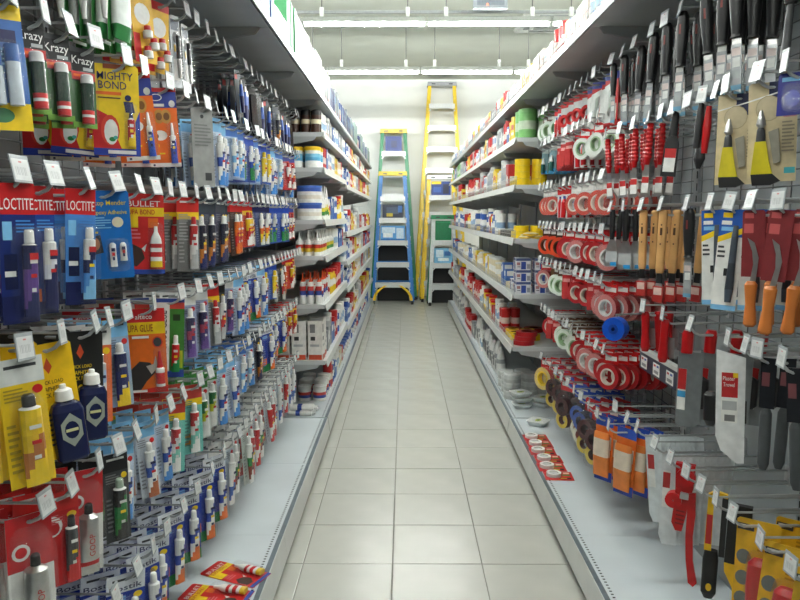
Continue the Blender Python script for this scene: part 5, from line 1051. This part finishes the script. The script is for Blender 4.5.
# ================================================================== ladders at the back wall
def beam(p, q, wx, wy, mat, mb=None):
    mb = mb or MB()
    vs = [(c[0] + sx * wx / 2, c[1] + sy * wy / 2, c[2]) for c in (p, q) for sx, sy in ((-1, -1), (1, -1), (1, 1), (-1, 1))]
    return mb.add(vs, [(3, 2, 1, 0), (4, 5, 6, 7), (0, 1, 5, 4), (1, 2, 6, 5), (2, 3, 7, 6), (3, 0, 4, 7)], mat)
ALU = M((214, 217, 216), 0.35, 0.3, 0.04)
def ladder(label, x, y, h, wb, wt, spread, rail, rear, capc, step_z, capm=None, brace=None, stepm=None, foot=BLACK):
    t = thing('step_ladder', label, 'ladder', (x, y, 0), group='ladders by the back wall')
    rm, bm, cm = G(rail, 0.35), G(rear, 0.35), G(capc, 0.35)
    sm = stepm or ALU
    yt = spread * 0.5
    for sg in (-1, 1):
        obj('rail', beam((sg * wb / 2, 0, 0.05), (sg * wt / 2, yt, h - 0.03), 0.062, 0.075, rm).mesh('rail'), t)
        obj('rear_rail', beam((sg * (wb / 2 + 0.02), spread, 0.05), (sg * (wt / 2 + 0.01), yt + 0.09, h - 0.06), 0.055, 0.05, bm).mesh('rear_rail'), t)
        obj('foot', beam((sg * wb / 2, 0, 0.0), (sg * wb / 2, 0, 0.06), 0.045, 0.09, G(foot)).mesh('foot'), t)
        obj('foot', beam((sg * (wb / 2 + 0.02), spread, 0.0), (sg * (wb / 2 + 0.02), spread, 0.06), 0.04, 0.08, G(foot)).mesh('foot'), t)
    for z in step_z:
        f = z / h
        w = wb + (wt - wb) * f - 0.02
        yy = yt * f
        st = MB().box(-w / 2, w / 2, yy - 0.055, yy + 0.055, z - 0.012, z, sm).box(-w / 2, w / 2, yy - 0.06, yy - 0.05, z - 0.085, z, sm)
        so = obj('step', st.mesh('step'), t)
        for sg in (-1, 1):
            obj('gusset', beam((sg * (w / 2 - 0.0), yy - 0.052, z - 0.13), (sg * (w / 2 - 0.09), yy - 0.052, z - 0.04), 0.022, 0.01, sm).mesh('gusset'), so)
        wr = wb + 0.03 + (wt - wb) * f - 0.02
        yr = spread - (spread - yt - 0.09) * f
        obj('rear_bar', MB().box(-wr / 2, wr / 2, yr - 0.012, yr + 0.012, z - 0.03, z, bm if brace else sm).mesh('rear_bar'), t)
    obj('top_cap', MB().prism([(-wt / 2 - 0.05, h - 0.07), (wt / 2 + 0.05, h - 0.07), (wt / 2 + 0.04, h), (-wt / 2 - 0.04, h)], yt - 0.08, yt + 0.16, cm).box(-wt / 2 + 0.03, -wt / 2 + 0.1, yt - 0.085, yt - 0.08, h - 0.05, h - 0.03, G(DGREY)).box(wt / 2 - 0.1, wt / 2 - 0.03, yt - 0.085, yt - 0.08, h - 0.05, h - 0.03, G(DGREY)).mesh('top_cap'), t)
    if brace:
        z1 = step_z[0]
        for sg in (-1, 1):
            mb = MB()
            prev = None
            for i in range(6):
                a = i / 5
                p = (sg * (wb / 2 - 0.015 - 0.2 * a ** 1.6), -0.05 + 0.02 * a, 0.07 + (z1 - 0.12) * a ** 0.7)
                if prev: beam(prev, p, 0.05, 0.03, G(brace), mb)
                prev = p
            obj('knee_brace', mb.mesh('knee_brace'), t)
    return t
BLU = (36, 116, 190)
ladder('green ladder with yellow cap standing behind the blue one', -0.19, 12.96, 3.1, 0.80, 0.40, 0.44, (24, 128, 84), (24, 128, 84), (230, 196, 40), [0.4, 0.78, 1.16, 1.55, 1.94, 2.33, 2.7])
ladder('blue step ladder with yellow cap and yellow knee braces', -0.195, 12.3, 2.3, 0.68, 0.40, 0.42, BLU, BLU, (234, 204, 60), [0.38, 0.73, 1.11, 1.50, 1.87], brace=(240, 196, 20))
ladder('tallest yellow ladder with grey cap, against the back wall', 0.69, 13.08, 3.95, 0.92, 0.44, 0.42, (236, 200, 40), (236, 200, 40), (150, 152, 156), [0.4, 0.8, 1.2, 1.6, 2.0, 2.4, 2.78, 3.17, 3.56])
ladder('yellow ladder with white steps standing before the tallest one', 0.66, 12.64, 2.25, 0.66, 0.42, 0.3, (238, 196, 20), (238, 196, 20), (226, 228, 226), [0.38, 0.74, 1.12, 1.5, 1.9])
ladder('short aluminium step ladder with green cap', 0.675, 12.1, 1.55, 0.46, 0.33, 0.32, (206, 210, 210), (30, 120, 80), (28, 130, 84), [0.36, 0.73, 1.12])
def pbox(name, label, cat, x, y, z, w, d, h, base, patches):
    t = thing(name, label, cat, (x, y, z), group='boxes on the ladder steps')
    obj('body', MB().box(-w / 2, w / 2, -d / 2, d / 2, 0, h, G(base)).mesh('body'), t)
    pr = MB()
    for i, p in enumerate(patches):
        pr.rect((p[0] - 0.5) * w, (p[2] - 0.5) * w, (1 - p[3]) * h, (1 - p[1]) * h, -d / 2 - 0.0006 * (i + 1), G(p[4]))
    obj('front_print', pr.mesh('front_print'), t)
pbox('carton', 'blue and white picture carton on the blue ladder', 'box', -0.195, 12.41, 1.112, 0.42, 0.09, 0.25, (90, 160, 220), [(0.05, 0.1, 0.6, 0.5, (206, 226, 240)), (0.1, 0.5, 0.5, 0.8, (232, 240, 244)), (0.65, 0.15, 0.95, 0.9, (200, 220, 236)), (0, 0.88, 1, 1, BLU)])
pbox('carton', 'dark carton with blue tool picture on the blue ladder', 'box', -0.195, 12.45, 1.502, 0.36, 0.09, 0.23, (36, 44, 66), [(0.2, 0.2, 0.8, 0.7, (70, 86, 110)), (0.75, 0.1, 0.95, 0.6, (60, 110, 180)), (0.2, 0.65, 0.5, 0.9, (200, 180, 60))])
pbox('carton', 'navy carton high on the green ladder', 'box', -0.19, 13.17, 2.702, 0.3, 0.1, 0.27, (24, 52, 130), [(0.35, 0.3, 0.7, 0.75, (16, 36, 96))])
pbox('carton', 'navy and yellow carton on the yellow ladder', 'box', 0.66, 12.775, 1.902, 0.34, 0.08, 0.24, (28, 60, 130), [(0, 0, 0.5, 0.2, YEL), (0.1, 0.4, 0.5, 0.8, (60, 100, 180)), (0.6, 0.2, 0.9, 0.9, (24, 30, 60))])
pbox('carton', 'plain green carton on the short ladder', 'box', 0.675, 12.22, 1.122, 0.27, 0.08, 0.33, (22, 116, 74), [(0.05, 0.05, 0.95, 0.1, (40, 140, 92))])
pbox('carton', 'sky blue picture carton on the short ladder', 'box', 0.675, 12.18, 0.732, 0.31, 0.09, 0.25, (120, 180, 216), [(0.1, 0.1, 0.5, 0.6, (210, 228, 236)), (0.55, 0.2, 0.9, 0.5, (60, 110, 170)), (0.2, 0.65, 0.8, 0.85, (226, 236, 238))])
for x, y, w, h, lab in ((-0.195, 12.825, 0.58, 1.0, 'black storage trunk on the floor behind the blue ladder'), (0.71, 12.525, 0.5, 0.95, 'black storage trunk on the floor behind the short ladder')):
    t = thing('storage_trunk', lab, 'trunk', (x, y, 0))
    obj('body', MB().prism([(-w / 2, 0), (w / 2, 0), (w / 2 - 0.02, h), (-w / 2 + 0.02, h)], -0.03, 0.03, M((22, 23, 25), 0.6)).mesh('body'), t)
    obj('lid', MB().box(-w / 2 + 0.01, w / 2 - 0.01, -0.034, 0.034, h, h + 0.03, M((30, 31, 34), 0.5)).mesh('lid'), t)
t = thing('wire_rack', 'narrow white wire rack at the far left shelf end', 'rack', (-0.74, 12.12, 0))
RW = M((226, 230, 228), 0.4)
for x in (-0.14, 0.14):
    for y in (-0.12, 0.12):
        obj('post', MB().box(x - 0.012, x + 0.012, y - 0.012, y + 0.012, 0, 1.95, RW).mesh('post'), t)
for z in (0.12, 0.5, 0.9, 1.3, 1.7):
    sh = MB()
    for k in range(6):
        sh.tube([(-0.14, -0.12 + 0.048 * k, z), (0.14, -0.12 + 0.048 * k, z)], 0.004, RW, 4)
    obj('wire_shelf', sh.mesh('wire_shelf'), t)
